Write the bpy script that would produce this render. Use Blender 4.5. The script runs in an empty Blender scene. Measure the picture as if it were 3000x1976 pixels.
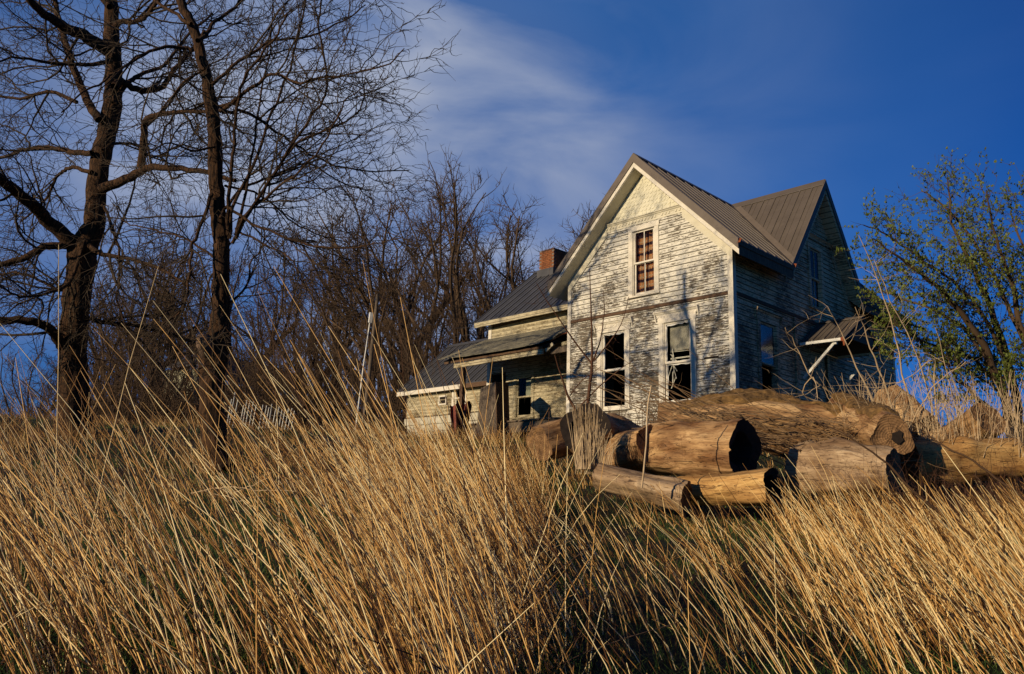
import bpy, math, random
import numpy as np
from mathutils import Vector, Matrix

random.seed(7); RNG = np.random.default_rng(7)
S = bpy.context.scene
COL = S.collection

# ------------------------------------------------------------------ camera
CAM = np.array([10.34569, -17.73379, -1.78414])
RIGHT = np.array([0.70001, 0.71346, 0.03100])
DOWN = np.array([-0.12721, 0.16729, -0.97767])
FWD = np.array([-0.70271, 0.68044, 0.20786])
FPX = 2372.95                       # focal length in pixels of a 3000 px wide frame
cd = bpy.data.cameras.new('camera'); cam = bpy.data.objects.new('camera', cd); COL.objects.link(cam)
cd.sensor_width = 36; cd.lens = FPX / 3000 * 36; cd.clip_start = 0.05; cd.clip_end = 3000
cam.matrix_world = Matrix(((RIGHT[0], -DOWN[0], -FWD[0], CAM[0]), (RIGHT[1], -DOWN[1], -FWD[1], CAM[1]),
                           (RIGHT[2], -DOWN[2], -FWD[2], CAM[2]), (0, 0, 0, 1)))
S.camera = cam
HF = np.array([-0.7184, 0.6957]); HR = np.array([0.6957, 0.7184])     # level forward / right of the view

def at(px, d):
    """point of the place seen at photo pixel px, d metres along the view axis"""
    return CAM + d * (FWD + (px[0] - 1500) / FPX * RIGHT + (px[1] - 988) / FPX * DOWN)
def uv2xy(u, v):
    return CAM[0] + HR[0] * u + HF[0] * v, CAM[1] + HR[1] * u + HF[1] * v

# ------------------------------------------------------------------ light
SUN_EL = math.radians(12.0)
ts = np.array([-0.055, -1.0]); ts = ts / np.hypot(*ts)
to_sun = Vector((ts[0] * math.cos(SUN_EL), ts[1] * math.cos(SUN_EL), math.sin(SUN_EL)))
sd = bpy.data.lights.new('sun', 'SUN'); sd.energy = 5.0; sd.angle = math.radians(0.53); sd.color = (1.0, 0.81, 0.57)
sun = bpy.data.objects.new('sun', sd); COL.objects.link(sun)
sun.rotation_euler = (-to_sun).to_track_quat('-Z', 'Y').to_euler()

W = bpy.data.worlds.new('World'); S.world = W; W.use_nodes = True
nt = W.node_tree; nt.nodes.clear()
def N(nt, t, **k):
    n = nt.nodes.new(t)
    for a, b in k.items():
        if a.startswith('i_'): n.inputs[a[2:].replace('_', ' ')].default_value = b
        else: setattr(n, a, b)
    return n
L = nt.links.new
sky = N(nt, 'ShaderNodeTexSky', sky_type='NISHITA', sun_disc=False, sun_elevation=SUN_EL,
        sun_rotation=math.atan2(ts[0], ts[1]), altitude=300, air_density=1.0, dust_density=0.3, ozone_density=3.0)
tc = N(nt, 'ShaderNodeTexCoord')
tint = N(nt, 'ShaderNodeMix', data_type='RGBA', blend_type='MULTIPLY'); tint.inputs[0].default_value = 1
tint.inputs[7].default_value = (0.06, 0.66, 1.80, 1)
L(sky.outputs[0], tint.inputs[6])
def dirmask(px, lo, hi):
    d = FWD + (px[0] - 1500) / FPX * RIGHT + (px[1] - 988) / FPX * DOWN; d = d / np.linalg.norm(d)
    dp = N(nt, 'ShaderNodeVectorMath', operation='DOT_PRODUCT'); L(tc.outputs['Generated'], dp.inputs[0]); dp.inputs[1].default_value = tuple(d)
    mr = N(nt, 'ShaderNodeMapRange', interpolation_type='SMOOTHSTEP'); L(dp.outputs['Value'], mr.inputs[0])
    mr.inputs[1].default_value = lo; mr.inputs[2].default_value = hi
    return mr.outputs[0]
def mth(op, a, b, clamp=False):
    m = N(nt, 'ShaderNodeMath', operation=op, use_clamp=clamp)
    for i, v in enumerate((a, b)):
        if isinstance(v, (int, float)): m.inputs[i].default_value = v
        else: L(v, m.inputs[i])
    return m.outputs[0]
mp = N(nt, 'ShaderNodeMapping'); L(tc.outputs['Generated'], mp.inputs[0]); mp.inputs['Scale'].default_value = (1.3, 1.3, 3.2)
mp.inputs['Rotation'].default_value = (0.3, 0.35, 0.2)
nz = N(nt, 'ShaderNodeTexNoise', i_Scale=2.4, i_Detail=9.0, i_Roughness=0.52, i_Distortion=0.5); L(mp.outputs[0], nz.inputs['Vector'])
nz2 = N(nt, 'ShaderNodeTexNoise', i_Scale=1.1, i_Detail=4.0, i_Roughness=0.5); L(mp.outputs[0], nz2.inputs['Vector'])
m1 = dirmask((1080, 540), 0.93, 0.998); m2 = dirmask((700, 500), 0.70, 0.99)
n1 = mth('MULTIPLY', mth('SUBTRACT', nz.outputs[0], 0.37), 3.0, True)
n2 = mth('MULTIPLY', mth('SUBTRACT', nz2.outputs[0], 0.38), 2.2, True)
c1 = mth('MULTIPLY', m1, mth('ADD', mth('MULTIPLY', n1, 0.85), 0.14)); c2 = mth('MULTIPLY', mth('MULTIPLY', m2, n1), 0.30)
c3 = mth('MULTIPLY', mth('MULTIPLY', n2, n1), 0.10)
cl = mth('ADD', mth('ADD', c1, c2), c3, True)
vm = N(nt, 'ShaderNodeMix', data_type='RGBA'); L(mth('MULTIPLY', mth('MULTIPLY', dirmask((1350, 620), 0.70, 0.985), mth('ADD', mth('MULTIPLY', n2, 0.35), 0.65)), 0.62), vm.inputs[0])
L(tint.outputs[2], vm.inputs[6]); vm.inputs[7].default_value = (1.5, 5.0, 13.0, 1)
cm = N(nt, 'ShaderNodeMix', data_type='RGBA'); L(cl, cm.inputs[0]); L(vm.outputs[2], cm.inputs[6]); cm.inputs[7].default_value = (8.2, 9.4, 12.6, 1)
bg = N(nt, 'ShaderNodeBackground'); bg.inputs['Strength'].default_value = 0.0455
ow = N(nt, 'ShaderNodeOutputWorld'); L(cm.outputs[2], bg.inputs[0]); L(bg.outputs[0], ow.inputs[0])
vs = S.view_settings; vs.view_transform = 'Standard'; vs.look = 'None'; vs.exposure = -0.12; vs.gamma = 1
S.render.engine = 'CYCLES'; S.cycles.sample_clamp_indirect = 2.0; S.cycles.sample_clamp_direct = 6.0

# ------------------------------------------------------------------ materials
def newmat(name):
    m = bpy.data.materials.new(name); m.use_nodes = True
    b = m.node_tree.nodes['Principled BSDF']; b.inputs['Specular IOR Level'].default_value = 0.25
    return m, m.node_tree, b
def ramp(nt, fac, stops):
    r = nt.nodes.new('ShaderNodeValToRGB'); e = r.color_ramp.elements
    while len(e) < len(stops): e.new(0.5)
    for k, (p, c) in enumerate(stops):
        e[k].position = p; e[k].color = (*c, 1) if len(c) == 3 else c
    nt.links.new(fac, r.inputs[0]); return r.outputs[0]
def noise(nt, vec, scale, detail=5, rough=0.6, sc=(1, 1, 1), dist=0.0, rot=(0, 0, 0)):
    mp = nt.nodes.new('ShaderNodeMapping'); mp.inputs['Scale'].default_value = sc; mp.inputs['Rotation'].default_value = rot
    nt.links.new(vec, mp.inputs[0])
    n = nt.nodes.new('ShaderNodeTexNoise'); n.inputs['Scale'].default_value = scale; n.inputs['Detail'].default_value = detail
    n.inputs['Roughness'].default_value = rough; n.inputs['Distortion'].default_value = dist
    nt.links.new(mp.outputs[0], n.inputs['Vector']); return n.outputs[0]
def math_(nt, op, a, b=0.0, clamp=False):
    m = nt.nodes.new('ShaderNodeMath'); m.operation = op; m.use_clamp = clamp
    for i, v in enumerate((a, b)):
        if isinstance(v, (int, float)): m.inputs[i].default_value = v
        else: nt.links.new(v, m.inputs[i])
    return m.outputs[0]
def mixc(nt, f, a, b, bt='MIX'):
    m = nt.nodes.new('ShaderNodeMix'); m.data_type = 'RGBA'; m.blend_type = bt
    for i, v in ((0, f), (6, a), (7, b)):
        if isinstance(v, (int, float)): m.inputs[i].default_value = v
        elif isinstance(v, tuple): m.inputs[i].default_value = (*v, 1)
        else: nt.links.new(v, m.inputs[i])
    return m.outputs[2]
def bump(nt, b, h, strength=0.4, dist=0.01):
    n = nt.nodes.new('ShaderNodeBump'); n.inputs['Strength'].default_value = strength; n.inputs['Distance'].default_value = dist
    nt.links.new(h, n.inputs['Height']); nt.links.new(n.outputs[0], b.inputs['Normal'])
def pos(nt):
    return nt.nodes.new('ShaderNodeNewGeometry').outputs['Position']
def objc(nt):
    return nt.nodes.new('ShaderNodeTexCoord').outputs['Object']

def paint_mat(name, paint, wood, lo, hi, grain=(3.6, 3.6, 17), boards=True, streak=0.5, stain=(0.30, 0.22, 0.10)):
    """old paint flaking off weathered boards"""
    m, nt, b = newmat(name); p = pos(nt)
    big = noise(nt, p, 0.9, 3, 0.6); mid = noise(nt, p, 1.0, 6, 0.75, grain); fine = noise(nt, p, 34, 4, 0.75, (0.45, 0.45, 1.1))
    s = math_(nt, 'ADD', math_(nt, 'MULTIPLY', mid, 0.55), math_(nt, 'MULTIPLY', big, 0.42))
    s = math_(nt, 'ADD', s, math_(nt, 'MULTIPLY', fine, 0.36))
    if boards:   # peeling is strongest mid-board and lower down the wall
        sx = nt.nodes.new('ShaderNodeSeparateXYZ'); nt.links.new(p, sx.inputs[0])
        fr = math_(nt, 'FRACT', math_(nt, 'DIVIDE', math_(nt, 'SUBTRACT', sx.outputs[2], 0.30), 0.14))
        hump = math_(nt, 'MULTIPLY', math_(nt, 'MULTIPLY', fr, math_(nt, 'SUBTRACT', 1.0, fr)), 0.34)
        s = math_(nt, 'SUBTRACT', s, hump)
        edge = ramp(nt, fr, [(0.0, (0.10, 0.09, 0.08)), (0.07, (0.16, 0.14, 0.12)), (0.15, (1, 1, 1)), (0.93, (1, 1, 1)), (1.0, (0.2, 0.18, 0.15))])  # paints the shadow lines between boards into the colour
        lowz = math_(nt, 'MULTIPLY', math_(nt, 'SUBTRACT', 6.6, sx.outputs[2], ), 0.014)
        s = math_(nt, 'SUBTRACT', s, lowz)
    mask = ramp(nt, s, [(lo, (0, 0, 0)), (hi, (1, 1, 1))])
    gr = noise(nt, p, 1.0, 6, 0.8, (9, 9, 120))
    wc = ramp(nt, gr, [(0.25, tuple(x * 0.35 for x in wood)), (0.75, tuple(x * 1.5 for x in wood))])
    st = noise(nt, p, 1.5, 4, 0.6, (1, 1, 2.2))
    pc = ramp(nt, st, [(0.35, paint), (0.62, tuple(x * 0.86 for x in paint)), (0.82, tuple(p_ * 0.5 + s_ * 0.5 for p_, s_ in zip(paint, stain)))])
    dirt = ramp(nt, fine, [(0.3, (0.55, 0.52, 0.45)), (0.5, (1, 1, 1))])
    pc = mixc(nt, streak, pc, dirt, 'MULTIPLY')
    c = mixc(nt, mask, wc, pc)
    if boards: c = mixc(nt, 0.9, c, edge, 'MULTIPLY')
    nt.links.new(c, b.inputs['Base Color']); b.inputs['Roughness'].default_value = 0.75
    h = math_(nt, 'ADD', mask, math_(nt, 'MULTIPLY', gr, 0.7)); bump(nt, b, h, 0.6, 0.006)
    return m
def plain_mat(name, c1, c2, scale=8, rough=0.8, sc=(1, 1, 1), bmp=0.4, bd=0.01, metal=0.0, use_obj=False, lo=0.3, hi=0.7, spec=0.25):
    m, nt, b = newmat(name); p = objc(nt) if use_obj else pos(nt)
    n = noise(nt, p, scale, 8, 0.68, sc)
    nt.links.new(ramp(nt, n, [(lo, c1), (hi, c2)]), b.inputs['Base Color']); b.inputs['Roughness'].default_value = rough
    b.inputs['Metallic'].default_value = metal; b.inputs['Specular IOR Level'].default_value = spec
    if bmp: bump(nt, b, n, bmp, bd)
    return m
M = {}
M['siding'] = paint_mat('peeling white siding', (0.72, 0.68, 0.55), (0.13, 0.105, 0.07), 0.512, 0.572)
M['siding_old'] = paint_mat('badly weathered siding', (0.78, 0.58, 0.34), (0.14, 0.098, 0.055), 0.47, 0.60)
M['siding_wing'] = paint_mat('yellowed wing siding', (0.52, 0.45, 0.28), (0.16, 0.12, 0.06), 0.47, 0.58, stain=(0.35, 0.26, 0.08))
M['trim'] = paint_mat('old trim paint', (0.72, 0.66, 0.52), (0.21, 0.17, 0.12), 0.46, 0.54, (30, 30, 5), boards=False)
M['frieze'] = paint_mat('sound cream paint', (0.66, 0.61, 0.45), (0.26, 0.21, 0.14), 0.30, 0.36, (3, 3, 8), boards=False, streak=0.2)
M['shingle'] = paint_mat('painted shingles', (0.70, 0.66, 0.48), (0.26, 0.23, 0.12), 0.38, 0.50, (3, 3, 4), boards=False, streak=0.4, stain=(0.25, 0.27, 0.08))
M['belt'] = plain_mat('bare brown board', (0.035, 0.02, 0.012), (0.17, 0.10, 0.055), 3, 0.9, (3, 3, 30))
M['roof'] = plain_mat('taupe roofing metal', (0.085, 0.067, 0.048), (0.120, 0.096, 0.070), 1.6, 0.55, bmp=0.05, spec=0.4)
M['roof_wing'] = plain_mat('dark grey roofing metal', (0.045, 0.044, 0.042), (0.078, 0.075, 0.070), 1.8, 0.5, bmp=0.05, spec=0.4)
M['fascia'] = plain_mat('taupe metal trim', (0.115, 0.09, 0.065), (0.15, 0.12, 0.09), 3, 0.55, bmp=0.05)
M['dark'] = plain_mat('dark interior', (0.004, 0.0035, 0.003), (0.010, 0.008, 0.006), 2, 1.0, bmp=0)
M['rust'] = plain_mat('rust', (0.10, 0.025, 0.01), (0.34, 0.10, 0.035), 14, 0.9)
M['rustpaint'] = plain_mat('red rusted sheet', (0.12, 0.03, 0.02), (0.27, 0.09, 0.06), 5, 0.8)
M['brick'] = plain_mat('orange brick', (0.10, 0.035, 0.014), (0.30, 0.105, 0.035), 6, 0.9)
M['mortar'] = plain_mat('mortar', (0.13, 0.10, 0.08), (0.22, 0.18, 0.14), 20, 0.95)
M['oldwood'] = plain_mat('grey old wood', (0.045, 0.035, 0.025), (0.20, 0.15, 0.10), 2, 0.9, (14, 14, 3))
M['porchroof'] = plain_mat('weathered roof boards', (0.07, 0.065, 0.045), (0.24, 0.215, 0.145), 2.2, 0.9, (2.5, 9, 9))
M['whitewood'] = paint_mat('white painted bars', (0.76, 0.74, 0.64), (0.3, 0.26, 0.2), 0.33, 0.40, (20, 20, 20), boards=False)
M['stone'] = plain_mat('whitewashed block', (0.30, 0.27, 0.19), (0.62, 0.57, 0.42), 5, 0.95)
M['blind'] = plain_mat('dusty blind', (0.40, 0.38, 0.28), (0.55, 0.53, 0.40), 9, 0.7)
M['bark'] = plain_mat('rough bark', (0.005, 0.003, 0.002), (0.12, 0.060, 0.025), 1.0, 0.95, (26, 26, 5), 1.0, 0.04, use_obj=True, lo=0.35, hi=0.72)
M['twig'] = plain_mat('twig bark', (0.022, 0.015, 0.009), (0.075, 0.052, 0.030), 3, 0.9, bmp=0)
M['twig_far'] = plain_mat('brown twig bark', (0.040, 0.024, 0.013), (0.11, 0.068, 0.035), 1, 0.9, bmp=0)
M['shrub'] = plain_mat('red brown stem', (0.05, 0.022, 0.012), (0.13, 0.06, 0.03), 6, 0.8, bmp=0)
M['leaf'] = plain_mat('young leaf', (0.045, 0.065, 0.008), (0.14, 0.165, 0.022), 2.5, 0.6, bmp=0)
M['pale_stem'] = plain_mat('bleached stem', (0.30, 0.20, 0.10), (0.62, 0.47, 0.28), 4, 0.8, bmp=0)
M['dark_stem'] = plain_mat('dark dead stem', (0.035, 0.018, 0.008), (0.10, 0.055, 0.025), 5, 0.9, bmp=0)
M['charred'] = plain_mat('dark rotten and shaded wood', (0.008, 0.006, 0.005), (0.03, 0.02, 0.014), 8, 1.0)  # rotten wood; also paints shade on log ends and in a board gap
M['moss'] = plain_mat('mossy thick bark', (0.025, 0.014, 0.005), (0.30, 0.17, 0.055), 9, 1.0, bmp=1.0, bd=0.05)
M['white'] = plain_mat('white plastic', (0.6, 0.58, 0.5), (0.78, 0.76, 0.68), 7, 0.5, bmp=0)
M['barn'] = plain_mat('pale shed wall', (0.20, 0.19, 0.12), (0.42, 0.40, 0.26), 1.4, 0.9)
M['wire'] = plain_mat('wire', (0.10, 0.09, 0.08), (0.3, 0.28, 0.25), 5, 0.6, bmp=0)

def glass_mat():
    m, nt, b = newmat('dusty window glass'); nt.nodes.remove(b)
    out = nt.nodes['Material Output']; t = nt.nodes.new('ShaderNodeBsdfTransparent'); t.inputs[0].default_value = (0.8, 0.82, 0.8, 1)
    g = nt.nodes.new('ShaderNodeBsdfGlossy'); g.inputs['Roughness'].default_value = 0.12; g.inputs[0].default_value = (0.8, 0.8, 0.8, 1)
    f = nt.nodes.new('ShaderNodeFresnel'); f.inputs[0].default_value = 1.14; mx = nt.nodes.new('ShaderNodeMixShader')
    nt.links.new(f.outputs[0], mx.inputs[0]); nt.links.new(t.outputs[0], mx.inputs[1]); nt.links.new(g.outputs[0], mx.inputs[2])
    nt.links.new(mx.outputs[0], out.inputs[0]); return m
M['glass'] = glass_mat()
def curtain_mat():
    m, nt, b = newmat('plaid curtain'); p = pos(nt); sx = nt.nodes.new('ShaderNodeSeparateXYZ'); nt.links.new(p, sx.inputs[0])
    def bands(o, per, w, ph):
        f = math_(nt, 'FRACT', math_(nt, 'ADD', math_(nt, 'DIVIDE', o, per), ph)); return math_(nt, 'LESS_THAN', f, w)
    h = noise(nt, p, 4, 2); zz = math_(nt, 'ADD', sx.outputs[2], math_(nt, 'MULTIPLY', h, 0.10))
    c = mixc(nt, bands(sx.outputs[0], 0.11, 0.35, 0.1), (0.50, 0.15, 0.04), (0.80, 0.38, 0.16))
    c = mixc(nt, bands(sx.outputs[0], 0.11, 0.1, 0.7), c, (0.75, 0.60, 0.42))
    c = mixc(nt, bands(zz, 0.26, 0.35, 0.2), c, (0.07, 0.03, 0.035)); c = mixc(nt, bands(zz, 0.26, 0.10, 0.65), c, (0.70, 0.5, 0.33))
    nt.links.new(c, b.inputs['Base Color']); b.inputs['Roughness'].default_value = 0.9
    return m
M['curtain'] = curtain_mat()
def wood_log_mat(name, c1, c2, c3):
    m, nt, b = newmat(name); p = objc(nt)
    g = noise(nt, p, 1.0, 7, 0.75, (2.2, 22, 22), 0.4); big = noise(nt, p, 2.0, 4, 0.6, (0.8, 2, 2)); sp = noise(nt, p, 30, 3, 0.6, (0.6, 2, 2))
    c = mixc(nt, ramp(nt, big, [(0.36, (0, 0, 0)), (0.62, (1, 1, 1))]), ramp(nt, g, [(0.3, c1), (0.68, c2)]), ramp(nt, g, [(0.3, c2), (0.7, c3)]))
    ck = noise(nt, p, 1.0, 3, 0.55, (0.9, 15, 15), 0.8); crk = ramp(nt, ck, [(0.485, (1, 1, 1)), (0.498, (0.10, 0.07, 0.05)), (0.506, (0.10, 0.07, 0.05)), (0.52, (1, 1, 1))])
    patchm = ramp(nt, noise(nt, p, 1.0, 5, 0.6, (1.3, 4, 4), 0.5), [(0.60, (0, 0, 0)), (0.625, (1, 1, 1))]); c = mixc(nt, math_(nt, 'MULTIPLY', patchm, 0.65), c, c3)
    c = mixc(nt, 0.8, c, crk, 'MULTIPLY')
    c = mixc(nt, 0.7, c, ramp(nt, sp, [(0.28, (0.3, 0.25, 0.2)), (0.42, (1, 1, 1))]), 'MULTIPLY')
    nt.links.new(c, b.inputs['Base Color']); b.inputs['Roughness'].default_value = 0.75
    bump(nt, b, math_(nt, 'ADD', g, math_(nt, 'MULTIPLY', sp, 0.3)), 0.5, 0.02); return m
M['log'] = wood_log_mat('barkless log', (0.06, 0.025, 0.009), (0.27, 0.13, 0.045), (0.64, 0.42, 0.19))
M['log_gold'] = wood_log_mat('golden log', (0.16, 0.07, 0.018), (0.42, 0.22, 0.065), (0.66, 0.42, 0.15))
M['log_grey'] = wood_log_mat('grey bleached log', (0.10, 0.055, 0.025), (0.29, 0.18, 0.09), (0.52, 0.38, 0.22))
def cut_mat():
    m, nt, b = newmat('sawn log end'); p = objc(nt); sx = nt.nodes.new('ShaderNodeSeparateXYZ'); nt.links.new(p, sx.inputs[0])
    d = noise(nt, p, 3, 3)
    r = math_(nt, 'SQRT', math_(nt, 'ADD', math_(nt, 'POWER', sx.outputs[1], 2.0), math_(nt, 'POWER', sx.outputs[2], 2.0)))
    w = math_(nt, 'SINE', math_(nt, 'MULTIPLY', math_(nt, 'ADD', r, math_(nt, 'MULTIPLY', d, 0.09)), 210.0))
    c = ramp(nt, math_(nt, 'ADD', math_(nt, 'MULTIPLY', w, 0.05), noise(nt, p, 9, 6, 0.75)), [(0.25, (0.035, 0.017, 0.008)), (0.75, (0.34, 0.19, 0.08))])
    ang = math_(nt, 'ARCTAN2', sx.outputs[1], sx.outputs[2]); rc = math_(nt, 'ABSOLUTE', math_(nt, 'SINE', math_(nt, 'ADD', math_(nt, 'MULTIPLY', ang, 3.5), math_(nt, 'MULTIPLY', d, 5.0))))
    c = mixc(nt, 0.85, c, ramp(nt, rc, [(0.02, (0.08, 0.06, 0.05)), (0.09, (1, 1, 1))]), 'MULTIPLY')
    nt.links.new(c, b.inputs['Base Color']); b.inputs['Roughness'].default_value = 0.85; bump(nt, b, w, 0.4, 0.004); return m
M['cut'] = cut_mat()
def stalk_mat(name, stops, transl=0.25):
    m, nt, b = newmat(name); a = nt.nodes.new('ShaderNodeAttribute'); a.attribute_name = 'tone'
    c = ramp(nt, a.outputs['Fac'], stops)
    nt.links.new(c, b.inputs['Base Color']); b.inputs['Roughness'].default_value = 0.55; b.inputs['Specular IOR Level'].default_value = 0.35
    return m
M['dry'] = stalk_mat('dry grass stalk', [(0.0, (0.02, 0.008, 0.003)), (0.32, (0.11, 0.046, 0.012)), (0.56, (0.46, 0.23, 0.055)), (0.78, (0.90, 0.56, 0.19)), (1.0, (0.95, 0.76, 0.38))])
M['green'] = stalk_mat('short green grass', [(0.0, (0.010, 0.024, 0.003)), (0.6, (0.045, 0.10, 0.012)), (1.0, (0.20, 0.23, 0.04))])

# ------------------------------------------------------------------ mesh helpers
def tagset(o, label=None, cat=None, group=None, kind=None, category=None):
    cat = cat or category
    for k, v in (('label', label), ('category', cat), ('group', group), ('kind', kind)):
        if v: o[k] = v
    return o
def thing(name, label, cat, loc=(0, 0, 0), group=None, kind=None):
    o = bpy.data.objects.new(name, None); COL.objects.link(o); o.location = loc; o.empty_display_size = 0.2
    return tagset(o, label, cat, group, kind)
def put(o, parent, world=True):
    COL.objects.link(o)
    if parent is not None:
        o.parent = parent
        if world and parent.type == 'EMPTY': o.matrix_parent_inverse = Matrix.Translation(-Vector(parent.location))
    return o
def meshdata(name, V, F, mat, smooth=False):
    me = bpy.data.meshes.new(name); me.from_pydata([tuple(map(float, v)) for v in V], [], F)
    mats = mat if isinstance(mat, (list, tuple)) else [mat]
    for m in mats: me.materials.append(m)
    if smooth: me.polygons.foreach_set('use_smooth', [True] * len(me.polygons))
    me.validate(); me.update(); return me
def obj(name, V, F, mat, parent=None, smooth=False, world=True, **tags):
    return tagset(put(bpy.data.objects.new(name, meshdata(name, V, F, mat, smooth)), parent, world), **tags)
class MB:
    def __init__(s): s.V = []; s.F = []
    def add(s, V, F):
        n = len(s.V); s.V += [tuple(v) for v in V]; s.F += [tuple(i + n for i in f) for f in F]; return s
    def box(s, x0, x1, y0, y1, z0, z1):
        return s.add([(x0, y0, z0), (x1, y0, z0), (x1, y1, z0), (x0, y1, z0), (x0, y0, z1), (x1, y0, z1), (x1, y1, z1), (x0, y1, z1)],
                     [(0, 3, 2, 1), (4, 5, 6, 7), (0, 1, 5, 4), (1, 2, 6, 5), (2, 3, 7, 6), (3, 0, 4, 7)])
    def bar(s, a, b, w, h, up=(0, 0, 1)):
        a = Vector(a); b = Vector(b); t = (b - a).normalized(); r = t.cross(Vector(up))
        if r.length < 1e-4: r = t.cross(Vector((1, 0, 0)))
        r.normalize(); u = r.cross(t); V = []
        for p in (a, b):
            for i, j in ((-1, -1), (1, -1), (1, 1), (-1, 1)): V.append(p + r * (i * w / 2) + u * (j * h / 2))
        return s.add(V, [(0, 1, 2, 3), (7, 6, 5, 4), (0, 4, 5, 1), (1, 5, 6, 2), (2, 6, 7, 3), (3, 7, 4, 0)])
    def prism(s, poly, d):
        """closed prism: polygon of 3-d points pushed by vector d"""
        n = len(poly); P = [Vector(p) for p in poly]; Q = [p + Vector(d) for p in P]
        return s.add(P + Q, [tuple(range(n))[::-1], tuple(range(n, 2 * n))] + [(i, (i + 1) % n, n + (i + 1) % n, n + i) for i in range(n)])
    def obj(s, name, mat, parent=None, **k): return obj(name, s.V, s.F, mat, parent, **k)
def tubes(curves, sides=4, cap=False):
    """one vertex/face set for many tapering tubes; curves = [(pts Nx3, radii N)]"""
    by = {}
    for p, r in curves: by.setdefault(len(p), []).append((p, r))
    VV = []; FF = []; base = 0; ids = []
    for k, lst in by.items():
        if k < 2: continue
        P = np.array([c[0] for c in lst], float); R = np.array([c[1] for c in lst], float); n = len(lst)
        T = np.empty_like(P); T[:, 1:-1] = P[:, 2:] - P[:, :-2]; T[:, 0] = P[:, 1] - P[:, 0]; T[:, -1] = P[:, -1] - P[:, -2]
        T /= np.linalg.norm(T, axis=2, keepdims=True) + 1e-9
        ax = P[:, -1] - P[:, 0]; ref = np.where((np.abs(ax[:, 2]) > 0.8 * np.linalg.norm(ax, axis=1))[:, None], np.array([1.0, 0.03, 0]), np.array([0, 0.03, 1.0]))
        A = np.cross(T, ref[:, None, :]); A /= np.linalg.norm(A, axis=2, keepdims=True) + 1e-9; B = np.cross(T, A)
        th = np.arange(sides) * 2 * math.pi / sides
        ring = P[:, :, None, :] + R[:, :, None, None] * (A[:, :, None, :] * np.cos(th)[None, None, :, None] + B[:, :, None, :] * np.sin(th)[None, None, :, None])
        VV.append(ring.reshape(-1, 3))
        idx = (np.arange(n * k * sides).reshape(n, k, sides)) + base
        a = idx[:, :-1, :]; b = np.roll(a, -1, 2); d = idx[:, 1:, :]; c = np.roll(d, -1, 2)
        FF.append(np.stack([a, b, c, d], -1).reshape(-1, 4)); base += n * k * sides
        ids.append(np.repeat(np.arange(n), k * sides))
    return (np.concatenate(VV), np.concatenate(FF)) if VV else (np.zeros((0, 3)), np.zeros((0, 4), int))
def fastmesh(name, V, F, mat, attr=None, smooth=False, tris=False):
    me = bpy.data.meshes.new(name); k = F.shape[1]
    me.vertices.add(len(V)); me.vertices.foreach_set('co', V.astype(np.float32).ravel())
    me.loops.add(F.size); me.loops.foreach_set('vertex_index', F.astype(np.int32).ravel())
    me.polygons.add(len(F)); me.polygons.foreach_set('loop_start', np.arange(0, F.size, k, dtype=np.int32))
    me.materials.append(mat)
    if attr is not None:
        at_ = me.attributes.new('tone', 'FLOAT', 'POINT'); at_.data.foreach_set('value', attr.astype(np.float32))
    me.update(calc_edges=True)
    if smooth: me.polygons.foreach_set('use_smooth', np.ones(len(F), bool))
    return me
def tubeobj(name, curves, sides, mat, parent=None, smooth=True, world=True, **tags):
    V, F = tubes(curves, sides); o = bpy.data.objects.new(name, fastmesh(name, V, F, mat, smooth=smooth))
    return tagset(put(o, parent, world), **tags)

# ------------------------------------------------------------------ ground
from mathutils import noise as mnoise
PV = [-30, 0, 3, 6, 10, 14, 18, 23, 32, 60, 150, 400, 1200]; PZ = [-3.2, -2.42, -2.30, -2.12, -1.80, -1.28, -0.40, 0.15, 0.35, 0.4, -2, -8, -25]
def ground_z(x, y, n=True):
    dx, dy = x - CAM[0], y - CAM[1]; v = dx * HF[0] + dy * HF[1]; u = dx * HR[0] + dy * HR[1]
    z = float(np.interp(v, PV, PZ))
    if u < -3: z += min(0.5, (-3 - u) * 0.03) * min(1, max(0, (v - 8) / 6)) * 0.4
    if n and v < 80: z += 0.10 * mnoise.noise(Vector((x * 0.35, y * 0.35, 0))) + 0.035 * mnoise.noise(Vector((x * 1.4, y * 1.4, 3)))
    return z
def grid_ground():
    vs_ = list(np.arange(-12, 34, 0.45)) + list(np.geomspace(34.5, 1500, 40)); us_ = list(-np.geomspace(1500, 22, 34)) + list(np.arange(-21.5, 22, 0.5)) + list(np.geomspace(22, 1500, 34))
    V = []; F = []
    for v in vs_:
        for u in us_:
            x, y = uv2xy(u, v); V.append((x, y, ground_z(x, y)))
    nu = len(us_)
    for i in range(len(vs_) - 1):
        for j in range(nu - 1): F.append((i * nu + j, i * nu + j + 1, (i + 1) * nu + j + 1, (i + 1) * nu + j))
    m, nt, b = newmat('field soil and thatch'); p = pos(nt)
    a = noise(nt, p, 0.5, 5); c = noise(nt, p, 18, 6, 0.7)
    col = mixc(nt, ramp(nt, a, [(0.42, (0, 0, 0)), (0.6, (1, 1, 1))]), ramp(nt, c, [(0.3, (0.008, 0.012, 0.003)), (0.7, (0.025, 0.03, 0.008))]), ramp(nt, c, [(0.3, (0.010, 0.006, 0.003)), (0.7, (0.05, 0.03, 0.013))]))
    nt.links.new(col, b.inputs['Base Color']); b.inputs['Roughness'].default_value = 1; bump(nt, b, c, 0.8, 0.04)
    obj('ground', V, F, m, None, True, kind='structure')
grid_ground()

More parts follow.
